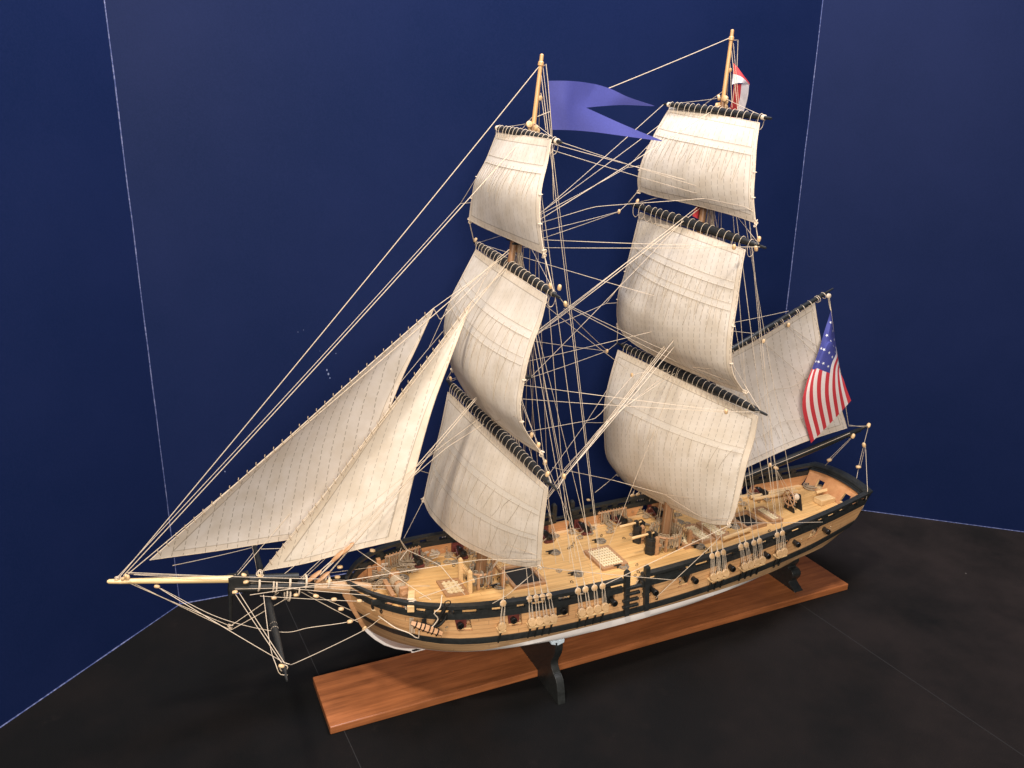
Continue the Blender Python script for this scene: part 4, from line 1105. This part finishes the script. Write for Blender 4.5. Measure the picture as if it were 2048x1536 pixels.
# head rigging below and beside the bowsprit
ds = Vector((-8.8, YC-.1, 13.3))
ropes('bobstay', [(tip+Vector((1.4, 0, -.2)), ds), (tip+Vector((1.7, .1, -.25)), ds+Vector((0, 0, -.5))), (ds, at(560, 1183, y=YC)), (ds+Vector((0, 0, -.5)), at(585, 1190, y=YC)),
                  (Vector((-1.0, YC, 15.7)), Vector((4.9, YC, 11.2))), (Vector((-1.6, YC, 15.8)), at(716, 1244, y=4))], r=.055)
knot(ds, 5)
ropes('guy', [[at(316, 1174, y=YC), at(440, 1236, y=3.4), at(560, 1264, y=3.6), at(620, 1255, y=3), at(700, 1243, y=2.4), at(740, 1226, y=1.6)],
              [at(318, 1176, y=YC), at(445, 1253, y=0), at(545, 1312, y=-6), at(575, 1327, y=-8.2), at(600, 1322, y=-6.5), at(725, 1262, y=0), at(765, 1233, y=1.0)],
              (at(470, 1187, y=YC-.7), at(563, 1325, y=-8.5)), (at(478, 1185, y=YC-.7), at(569, 1326, y=-8.5)), [at(527, 1190, y=2), at(540, 1290, y=-5), at(552, 1330, y=-8.2), at(560, 1348, y=-8.6), at(575, 1350, y=-8.8)],
              (at(510, 1100, y=17), at(470, 1150, y=YC)), (at(505, 1095, y=17.5), tip+Vector((6, 0, .4))), (at(522, 1098, y=16), at(690, 1092, y=14)), (at(505, 1095, y=17.5), at(518, 1160, y=9))], r=.048)
ropes('footrope', [(jt(.6, .3), at(640, 1158, y=3)), (jt(.8, .1), at(705, 1160, y=6.8)), (jt(1.2, -.1), at(700, 1170, y=3.6)), (at(470, 1178, y=4.0), at(735, 1170, y=2.8)), (at(520, 1192, y=3.8), at(728, 1203, y=2.2)), (at(540, 1160, y=5.5), at(775, 1130, y=9)),
                   (at(480, 1160, y=5), at(760, 1185, y=3.4)), (at(500, 1166, y=4.6), at(860, 1172, y=3.6)), (at(560, 1165, y=5.4), at(800, 1180, y=5)), (at(700, 1090, y=7), at(862, 1200, y=-1.4)), (at(530, 1172, y=4.4), at(830, 1198, y=0))], r=.042)
for u, v, y_ in ((488, 1150, 4.2), (492, 1164, 4.0), (520, 1152, 4.4), (470, 1184, 3.8), (548, 1196, 3.9), (592, 1190, 4), (632, 1192, 3.8), (668, 1199, 3.2), (719, 1202, 2.0), (748, 1219, 1.4), (770, 1230, .9), (700, 1243, 2.2), (729, 1257, 1.2), (563, 1332, -8.7), (252, 1153, 4.4), (256, 1155, 4.0), (246, 1158, 4.6), (314, 1173, 4.4), (658, 1162, 4.2), (675, 1154, 5), (680, 1134, 6), (745, 1101, 7), (682, 1218, 3.6)):
    block(at(u, v, y=y_), (random.uniform(-.5, .3), 1, .4), .22 if u < 600 else .25, .40)
# hearts of the forestay: brown almond-shaped blocks
m = MB()
for u, v, a in ((694, 1098, 38), (676, 1112, 38), (628, 1153, 32), (645, 1155, 32)):
    p = at(u, v, y=4.3); d = Vector((math.cos(math.radians(a)), 0, math.sin(math.radians(a)))); m.tube([p-d*1.0, p-d*.7, p, p+d*.7, p+d*1.0], [.08, .30, .38, .30, .08], 10, flat=.6)
part(m, 'heart_block', M['brown'], split=True)
ropes('stay_lashing', [(at(700, 1088, y=4.3), at(620, 1160, y=4.3)), (at(686, 1106, y=4.1), at(640, 1150, y=4.1)), (at(690, 1108, y=4.4), at(650, 1154, y=4.4)), (at(706, 1088, y=4.3), at(840, 935, y=YC))], r=.07)
# chips of rope round jib boom end
knot(tip+Vector((1.0, 0, 0)), 6, .22); knot(ctr(520, 1150), 6, .3); knot(ctr(470, 1175), 4, .22)
m = MB()
for u, v in ((545, 1170), (551, 1172), (572, 1185), (578, 1188), (596, 1178)): m.ring(at(u, v, y=YC), (1, 0, -.2), .72, .09, 14, 5)
part(m, 'rope_collar', M['rope'], split=True)

# ================================================================== HULL FITTINGS
# cannons: carriage with a barrel; muzzle through each port on both sides
for s_ in (-1, 1):
    for i, px in enumerate(PORTX):
        red = i in (0, 1) or s_ > 0
        zc = Z_SILL(px)+.62; yo = half(px, zc)
        m = MB(); c = Vector((px, YC+s_*(yo-1.55), deckz(px)+.15))
        m.prism([Vector((px-.55, c.y-s_*1.2, c.z)), Vector((px-.55, c.y+s_*1.2, c.z)), Vector((px-.55, c.y+s_*1.2, c.z+.85)), Vector((px-.55, c.y+s_*.3, c.z+.8)), Vector((px-.55, c.y-s_*.4, c.z+.5)), Vector((px-.55, c.y-s_*1.2, c.z+.35))], (1.1, 0, 0))
        if i < 4: m.box((px, YC+s_*(yo-.45), zc+.12), (1.62, .16, 1.35))
        else: m.box((px-.5, YC+s_*(yo-.40), zc+.1), (.62, .14, 1.35))
        for dy in (-.8, .8):
            for dx in (-.62, .62): m.disc((px+dx, c.y+dy, c.z-.0+.05), (1, 0, 0), .25, .16, 10)
        car = part(m, 'cannon', M['carriage'] if red else M['yardblack'], smooth=False)
        o_ = Vector((px, YC+s_*(yo+(.12 if i < 3 else .72)), zc+.02)); i_ = Vector((px, YC+s_*(yo-2.9), zc+.22))
        m = MB(); pr = [(0, .05), (.01, .14), (.05, .16), (.07, .30), (.08, .42), (.12, .42), (.14, .38), (.45, .36), (.47, .40), (.49, .34), (.88, .26), (.90, .30), (.97, .33), (1, .30), (1, .17), (.93, .16)]
        m.tube([i_.lerp(o_, t) for t, _ in pr], [r*1.2 for _, r in pr], 14, caps=True); part(m, 'barrel', M['gun'], car)
        m = MB(); b_ = i_.lerp(o_, .1)
        for q in (-1, 1):
            m.tube(poly_resample([b_+Vector((0, 0, .35)), b_+Vector((q*1.0, s_*.3, -.5)), Vector((px+q*1.5, YC+s_*(yo-.6), zc-.1)), Vector((px+q*1.35, YC+s_*(yo-.35), zc+.1))], 12), .085, 5)
            m.rope(Vector((px+q*.55, c.y, c.z+.5)), Vector((px+q*1.6, YC+s_*(yo-.4), zc-.35)), .045, .05)
            m.ring(Vector((px+q*1.6, YC+s_*(yo-1.3), c.z+.02)), (0, 0, 1), .42, .075, 14, 5); m.ring(Vector((px+q*1.6, YC+s_*(yo-1.3), c.z+.1)), (0, 0, 1), .28, .075, 12, 5)
        part(m, 'breeching_rope', M['rope2'], car)
        m = MB()
        for q in (-1, 1): m.disc(Vector((px+q*1.2, YC+s_*(yo-.8), zc-.3)), (0, 1, 0), .2, .2, 8)
        part(m, 'gun_tackle_block', M['brown'], car, split=True)
# ring bolts in the topsides
for p in (ringp, ring2, ring3, at(1723, 1020, y=-.7), at(745, 1214, y=.9), at(762, 1222, y=.5)):
    m = MB(); m.ring(p, (1, .2, 0), .26, .06, 12, 5); m.tube([p, p+Vector((0, .8, .1))], .08, 6); part(m, 'ring_bolt', M['gun'])
# cathead with its block, and the anchor hung from it
p = at(822, 1210, y=-1.2)
m = MB(); d = Vector((-.35, -1, .05)).normalized(); sd = Vector((1, -.35, 0)).normalized()
m.box(p+d*-.8, (3.4, .75, .75), (d, sd, d.cross(sd))); cat = part(m, 'cathead', M['oak'], bevel=.05, smooth=False)
m = MB(); 
for k in range(4): m.rope(at(820+k*2, 1236, y=-2.0), at(820+k*3, 1266, y=-2.0), .04, 0)
for k in range(3): m.ring(p+d*(-.3+k*.3), d, .62, .06, 14, 4)
part(m, 'cat_tackle', M['rope'], cat)
m = MB(); a = at(893, 1212, y=-3.9); b = at(869, 1252, y=-3.6)      # anchor: shank, arms, flukes, ring
m.tube([a, b], [.20, .26], 10)
arm_c = b
for sgn in (-1, 1):
    pts = [arm_c+Vector((sgn*.9*math.sin(k*.26)*1.5, -.1, 1.5*(1-math.cos(k*.26)))) for k in range(6)]
    m.tube(pts, [.24, .22, .2, .18, .15, .08], 8); e = pts[4]; m.box(e+Vector((0, 0, .1)), (.5, .12, .8))
m.ring(a+Vector((.1, 0, .3)), (0, 1, .2), .36, .06, 14, 5)
anc = part(m, 'anchor', M['gun'])
m = MB(); q0 = at(822, 1246, y=-3.4); q1 = at(884, 1268, y=-4.6)
ax = (q1-q0).normalized(); s2 = ax.cross(Vector((0, 0, 1))).normalized()
m.tube([q0, q0.lerp(q1, .25), q0.lerp(q1, .5), q0.lerp(q1, .75), q1], [.26, .40, .46, .40, .26], 4)
part(m, 'anchor_stock', M['brown'], anc, smooth=False)
m = MB()
for t in (.15, .3, .42, .58, .7, .85): m.ring(q0.lerp(q1, t), ax, .40, .07, 12, 5)
part(m, 'stock_band', M['gun'], anc)
m = MB(); m.tube(poly_resample([at(884, 1190, y=-3.2), at(880, 1215, y=-4.2), at(868, 1226, y=-4.2), at(876, 1238, y=-4.2), at(863, 1256, y=-4.2)], 16), .06, 5); m.tube(poly_resample([at(757, 1232, y=.6), at(790, 1255, y=-1.6), at(818, 1266, y=-2.6), at(836, 1277, y=-2.9), at(838, 1262, y=-2.9)], 16), .06, 5)
part(m, 'anchor_lashing', M['rope'], anc)

# ------------------------------------------------------------------ deck furniture
def d_at(u, v, dz=0):
    p = at(u, v, z=11.6+dz)
    for _ in range(3): p = at(u, v, z=DZ(p.x)+dz)
    return p
def grating(pts, coam_h, name, rows=8, cols=10, frame_mat='brown', holes=True, bw=.42):
    """pts: four corners on the deck, in order"""
    P = [Vector((p.x, p.y, DZ(p.x)+coam_h)) for p in pts]; m = MB()
    cen = sum(P, Vector())/4
    for a, b in zip(P, P[1:]+P[:1]):
        d = (b-a).normalized(); s2 = Vector((-d.y, d.x, 0)); m.box((a+b)/2-Vector((0, 0, coam_h/2)), ((b-a).length+bw, bw, coam_h+.15), (d, s2, Vector((0, 0, 1))))
    o = part(m, name, M[frame_mat], smooth=False, bevel=.05)
    if holes:
        g = MB(); up = Vector((0, 0, .02))
        for i in range(cols+1):
            a = P[0].lerp(P[1], i/cols)-up; b = P[3].lerp(P[2], i/cols)-up; d = (b-a).normalized(); g.box((a+b)/2, ((b-a).length, .46*(P[1]-P[0]).length/cols, .13), (d, Vector((-d.y, d.x, 0)), Vector((0, 0, 1))))
        for j in range(rows+1):
            a = P[0].lerp(P[3], j/rows)-up; b = P[1].lerp(P[2], j/rows)-up; d = (b-a).normalized(); g.box((a+b)/2, ((b-a).length, .46*(P[3]-P[0]).length/rows, .15), (d, Vector((-d.y, d.x, 0)), Vector((0, 0, 1))))
        part(g, 'grating', M['grate'], o, smooth=False)
    g = MB(); i = g.add([p-Vector((0, 0, coam_h-.14)) for p in P]); g.f.append((i, i+1, i+2, i+3)); part(g, 'hatch_bottom', M['shadowblack'] if not holes else M['brown'], o, smooth=False)  # open hatches: sheet just above the deck, the hold's darkness painted on
    return o
def rect(x0, x1, y0, y1): return [Vector((x0, y0, 0)), Vector((x1, y0, 0)), Vector((x1, y1, 0)), Vector((x0, y1, 0))]
g0 = d_at(1194, 1130, .3); g1 = d_at(1240, 1117, .3); g2 = d_at(1219, 1092, .3); 
hw = 2.4
grating(rect(g0.x+.3, g1.x+.1, YC-2.3, YC+2.3), .35, 'hatch', 8, 9)
f0 = d_at(893, 1187, .3); f1 = d_at(928, 1176, .3)
grating(rect(f0.x, f1.x, YC-1.6, YC+1.6), .25, 'hatch', 5, 4)
b0 = d_at(1025, 1168, .3); b1 = d_at(1083, 1157, .3)
grating(rect(b0.x, b1.x, YC-2.3, YC+2.3), .35, 'open_hatch', holes=False)
c0 = d_at(1378, 1083, .3)
for k in range(3): grating(rect(c0.x-1.2+k*2.5, c0.x+.6+k*2.5, YC-2.1, YC+2.1), .5, 'hatch', 9, 3)
grating(rect(57.6, 60.6, YC-1.9, YC+1.9), .5, 'companion_hatch', holes=False)
grating(rect(62.0, 63.4, YC-1.9, YC+1.9), .45, 'skylight', 9, 3)
# posts and cross beam of the fore bitts, rail with pins round the mast foot
def bitts(cx_, w_, h_, mat, dx=0, pins=True):
    m = MB()
    for s_ in (-1, 1):
        m.box((cx_, YC+s_*w_, DZ(cx_)+h_/2), (.5, .5, h_)); m.box((cx_, YC+s_*w_, DZ(cx_)+h_+.12), (.5, .5, .24), None, .4)
    m.box((cx_+.3, YC, DZ(cx_)+h_*.62), (.3, w_*2+1.0, .35)); o = part(m, 'bitts', M[mat], smooth=False, bevel=.04)
    if pins:
        p_ = MB(); r_2 = MB()
        for k in range(7):
            y = YC-w_+.3+(2*w_-.6)*k/6; p_.tube([Vector((cx_+.3, y, DZ(cx_)+h_*.62-.6)), Vector((cx_+.3, y, DZ(cx_)+h_*.62+.55))], [.08, .13], 6)
            for q in range(3): r_2.ring(Vector((cx_+.55+.1*q, y, DZ(cx_)+h_*.62-.45-.1*q)), (1, .3*(q-1), 0), .26, .055, 10, 4, ex=2.0)
        part(p_, 'belaying_pins', M['oak'], o); part(r_2, 'rope_coil', M['greyrope'], o)
    return o
bitts(17.6, 1.5, 2.9, 'oak'); bitts(21.8, 1.5, 2.2, 'brown'); bitts(43.2, 1.7, 2.4, 'brown'); bitts(48.3, 1.7, 2.2, 'brown')
# coils crowding both mast feet
def coil(c, R, n, r=.07, mat='greyrope', nrm=(0, 0, 1), name='rope_coil', tilt=.1):
    m = MB()
    for k in range(n):
        m.ring(Vector(c)+Vector((random.uniform(-.08, .08), random.uniform(-.08, .08), .07+.11*(k//2))), (nrm[0]+random.uniform(-tilt, tilt), nrm[1]+random.uniform(-tilt, tilt), nrm[2]), R*(1-.22*(k % 3)), r, 18, 4)
    return part(m, name, M[mat])
def hank(c, L, r=.06, out=(0, -1, 0), n=4, mat='greyrope', mb=None):
    m = mb or MB(); c = Vector(c)
    for k in range(n):
        m.ring(c+Vector((random.uniform(-.12, .12), random.uniform(-.12, .12), -L*.5)), (out[0]+random.uniform(-.35, .35), out[1]+random.uniform(-.35, .35), .1), .22, r, 14, 4, ex=L*.5/.22)
    if mb is None: part(m, 'rope_coil', M[mat])
for fn, z0, R0, n in ((MM, 11.3, 2.0, 22), (FM, 11.6, 1.3, 10)):
    m = MB()
    for k in range(n):
        a = 6.28*k/n; c = fn(z0+2.1, R0*math.cos(a)*.95, R0*math.sin(a)); hank(c, random.uniform(1.5, 2.1), .055, (math.cos(a), math.sin(a), 0), 4, mb=m)
        hank(c+Vector((0, 0, .3)), .9, .055, (math.sin(a), math.cos(a), 0), 2, mb=m)
    part(m, 'rope_hanks', M['rope2'] if fn is MM else M['greyrope'])
    m = MB(); m.ring(fn(z0+1.9), (0, 0, 1), R0, .16, 20, 6)
    for k in range(6): a = 6.28*k/6; m.box(fn(z0+1.0, R0*math.cos(a), R0*math.sin(a)), (.3, .3, 2.0))
    part(m, 'fife_rail', M['brown'])
    m = MB()
    for k in range(9): a = 6.28*k/9+.3; m.ring(fn(z0+random.uniform(.3, 1.6), (R0+.35)*math.cos(a), (R0+.35)*math.sin(a)), (math.cos(a), math.sin(a), 0), .16, .05, 10, 4)
    part(m, 'eye_bolt', M['gun'], split=True)
# pumps: two black square cases with brake handles
for (u, v) in ((1276, 1083), (1301, 1106)):
    p = d_at(u, v); m = MB(); m.prism([Vector((p.x+.85*math.cos(k*math.pi/3), p.y+.85*math.sin(k*math.pi/3), p.z)) for k in range(6)], (0, 0, 2.4))
    m.box(p+Vector((-.45, 0, 2.75)), (.5, .5, .8)); m.box(p+Vector((.45, 0, 2.65)), (.4, .9, .6))
    for k in range(3): m.ring(p+Vector((0, 0, .5+.8*k)), (0, 0, 1), .86, .05, 12, 4)
    pu = part(m, 'pump', M['yardblack'], smooth=False, bevel=.06)
    m = MB(); m.tube([p+Vector((.3, 0, 2.9)), p+Vector((-3.3, -.4, 3.0))], [.13, .20], 8); part(m, 'pump_handle', M['oak'], pu)
    m = MB(); m.tube([p+Vector((0, 0, 2.2)), p+Vector((0, 0, 3.1))], .12, 8); part(m, 'pump_rod', M['brass'], pu)
# cleats with coiled rope spread over the deck
for (u, v, k_) in ((1105, 1107, 1), (1197, 1084, 1), (1241, 1135, 1), (1120, 1143, 0), (1150, 1150, 1), (1353, 1046, 1), (1366, 1082, 1), (1395, 1095, 1), (993, 1175, 1), (1000, 1147, 0), (1375, 1048, 0), (1620, 972, 1), (898, 1109, 0), (893, 1125, 0), (1160, 1075, 0), (1220, 1057, 0), (1465, 1055, 1), (1265, 1070, 0), (760, 1165, 1), (800, 1158, 1), (850, 1130, 0), (1500, 985, 0), (1480, 1000, 0)):
    p = d_at(u, v)
    if k_ == 1:
        o = coil(p+Vector((.35, -.1, 0)), .62, 6, .06)
        m = MB(); c = p+Vector((-.45, 0, 0)); m.box(c+Vector((0, 0, .2)), (.2, .25, .4)); m.tube([c+Vector((-.55, 0, .45)), c+Vector((0, 0, .42)), c+Vector((.55, 0, .45))], [.07, .13, .07], 8); part(m, 'cleat', M['gun'])
    else: coil(p, .42, 3, .06, 'rope2', tilt=.25)
m = MB()
for (u, v) in ((975, 1175), (985, 1147), (998, 1158), (1383, 1093), (1411, 1097), (1355, 1097), (950, 1160), (1086, 1070), (1455, 1066)):
    m.ring(d_at(u, v, .2), (random.uniform(-1, 1), 1, .1), .2, .055, 10, 4)
part(m, 'eye_bolt', M['gun'], split=True)
# tackle and small coils left along both bulwarks
random.seed(31)
for s_ in (-1, 1):
    for px in PORTX:
        for dx in (-1.6, 1.6):
            x = px+dx+random.uniform(-.3, .3)
            if GX0-.6 < x < GX1+.6 or x > 73: continue
            p = hull_pt(tx(x), deckz, s_, -random.uniform(1.6, 3.4)); p.z = DZ(x); m = MB()
            for k in range(3): m.tube(poly_resample([p+Vector((random.uniform(-.7, .7), random.uniform(-.6, .6), .07+.06*k)) for _ in range(4)], 14), .055, 4)
            m.ring(p+Vector((.2, .1, .1)), (random.uniform(-.2, .2), random.uniform(-.2, .2), 1), .38, .07, 14, 4)
            part(m, 'loose_tackle', M[random.choice(('rope2', 'greyrope', 'rope2'))])
            c = hull_pt(tx(x), deckz, s_, -.5); q = MB(); q.disc((c.x, c.y, c.z+.9), (0, 1, .3), .2, .2, 8); part(q, 'side_tackle_block', M['brown'])
m = MB()
for k in range(34):
    x = random.uniform(9, 70); p = Vector((x, YC+random.choice((-1, 1))*random.uniform(2.8, 5.5), DZ(x)+.15))
    m.ring(p, (random.uniform(-1, 1), 1, .1), .17, .05, 10, 4)
part(m, 'eye_bolt', M['gun'], split=True)
# starboard pin rails loaded with hanks of rope
for (xa, xb) in ((24.5, 30.5), (41.2, 45.8), (53.0, 57.0), (9.5, 14.5)):
    m = MB(); pm = MB(); hm = MB(); n = int((xb-xa)/.42)
    A_ = hull_pt(tx(xa), lambda q: T(q)-1.3, 1, -.55); B_ = hull_pt(tx(xb), lambda q: T(q)-1.3, 1, -.55)
    m.tube([A_, B_], [.16, .16], 4)
    for k in range(n):
        c = A_.lerp(B_, (k+.5)/n); pm.tube([c+Vector((0, 0, -.5)), c+Vector((0, 0, .28))], [.06, .09], 6)
        if random.random() < .8: hank(c+Vector((0, -.2, .1)), random.uniform(1.3, 1.9), .05, (.3, -1, 0), 3, mb=hm)
    pr_ = part(m, 'pin_rail', M['brown'], smooth=False); part(pm, 'belaying_pins', M['brown'], pr_); part(hm, 'rope_hanks', M['rope2'], pr_)
# heavy coiled hawsers and tackle by the bow
for (u, v, R_, mt_) in ((862, 1112, .7, 'rope'), (880, 1103, .6, 'rope'), (905, 1090, .6, 'rope'), (838, 1118, .8, 'rope2'), (800, 1135, .7, 'rope2'), (778, 1150, .7, 'rope2'), (765, 1175, .6, 'rope2'), (745, 1160, .6, 'rope2'), (752, 1140, .6, 'rope'), (820, 1125, .7, 'rope2'), (790, 1165, .6, 'rope2'), (735, 1172, .5, 'rope2'), (815, 1145, .5, 'rope2'), (830, 1105, .6, 'rope'), (925, 1085, .5, 'rope2')):
    p = d_at(u, v); m = MB()
    for k in range(4): m.tube(poly_resample([p+Vector((random.uniform(-1.4, 1.4), random.uniform(-1, 1), .1+.2*k)) for _ in range(4)], 16), .095, 5)
    part(m, 'heaped_rope', M[mt_])
# windlass drum and knees right in the bow
m = MB(); m.tube([Vector((9.6, YC-2.6, 13.6)), Vector((9.6, YC+2.6, 13.6))], .55, 8)
for s_ in (-1, 1): m.box((9.6, YC+s_*1.7, 13.4), (1.0, .45, 2.2))
m.box((8.4, YC, 13.6), (.5, 3.6, .4)); wl = part(m, 'windlass', M['brown'], smooth=False, bevel=.05)
m = MB()
for s_ in (-1, 1):
    for k in range(7): m.ring((9.6, YC+s_*(.4+.18*k), 13.6), (0, 1, 0), .62, .08, 14, 5)
part(m, 'rope_turns', M['rope2'], wl)
m = MB()
for s_ in (-1, 1):
    for x, h_ in ((6.6, 2.0), (8.0, 2.3)):
        p = hull_pt(tx(x), deckz, s_, -.7); m.box(p+Vector((0, 0, h_/2)), (.5, .5, h_))
part(m, 'bow_timber', M['inner'], smooth=False, bevel=.04, split=True)
# steering wheel on its stanchions, binnacle, benches at the stern
wp = d_at(1588, 1020); wp.y = YC
m = MB()
for dx in (-.7, .7): m.prism([wp+Vector((dx-.12, -1.0, 0)), wp+Vector((dx-.12, 1.0, 0)), wp+Vector((dx-.12, .3, 2.2)), wp+Vector((dx-.12, -.3, 2.2))], (.24, 0, 0))
m.tube([wp+Vector((-.9, 0, 1.9)), wp+Vector((.9, 0, 1.9))], .34, 12)
wh = part(m, 'wheel_stand', M['yardblack'], smooth=False)
m = MB(); c = wp+Vector((-1.0, 0, 1.95)); m.ring(c, (1, 0, 0), 1.05, .12, 24, 6); m.ring(c, (1, 0, 0), .28, .12, 14, 6)
for k in range(8): a = math.pi*k/4; m.tube([c, c+Vector((0, math.cos(a)*1.5, math.sin(a)*1.5))], .07, 6)
part(m, 'steering_wheel', M['brown'], wh)
m = MB(); 
for k in range(6): m.ring(wp+Vector((-.4+.16*k, 0, 1.9)), (1, 0, 0), .42, .08, 14, 5)
part(m, 'tiller_rope', M['rope'], wh)
p = d_at(1640, 1000); m = MB(); m.box((p.x, YC-.6, DZ(p.x)+.4), (2.6, 1.6, .8)); m.box((p.x+2.4, YC+2.4, DZ(p.x)+.3), (1.4, 2.0, .6)); m.tube([Vector((p.x+.3, YC+1.4, DZ(p.x)+.6)), Vector((p.x+3.2, YC+.9, DZ(p.x)+1.0))], .32, 4)
part(m, 'stern_locker', M['oak'], smooth=False, bevel=.05, split=True)
coil(d_at(1622, 975), 1.1, 9, .075, 'rope2', name='rope_coil', tilt=.04)
m = MB(); p = d_at(1450, 1060)
m.tube([d_at(1445, 1078, .5), d_at(1500, 1058, .5)], .28, 8); m.tube([Vector((64, YC+5.3, DZ(64)+.35)), Vector((71, YC+4.0, DZ(71)+.35))], .30, 8); m.tube([Vector((64, YC+4.6, DZ(64)+.35)), Vector((71, YC+3.4, DZ(71)+.35))], .26, 8)
part(m, 'spare_spar', M['oak'], split=True)
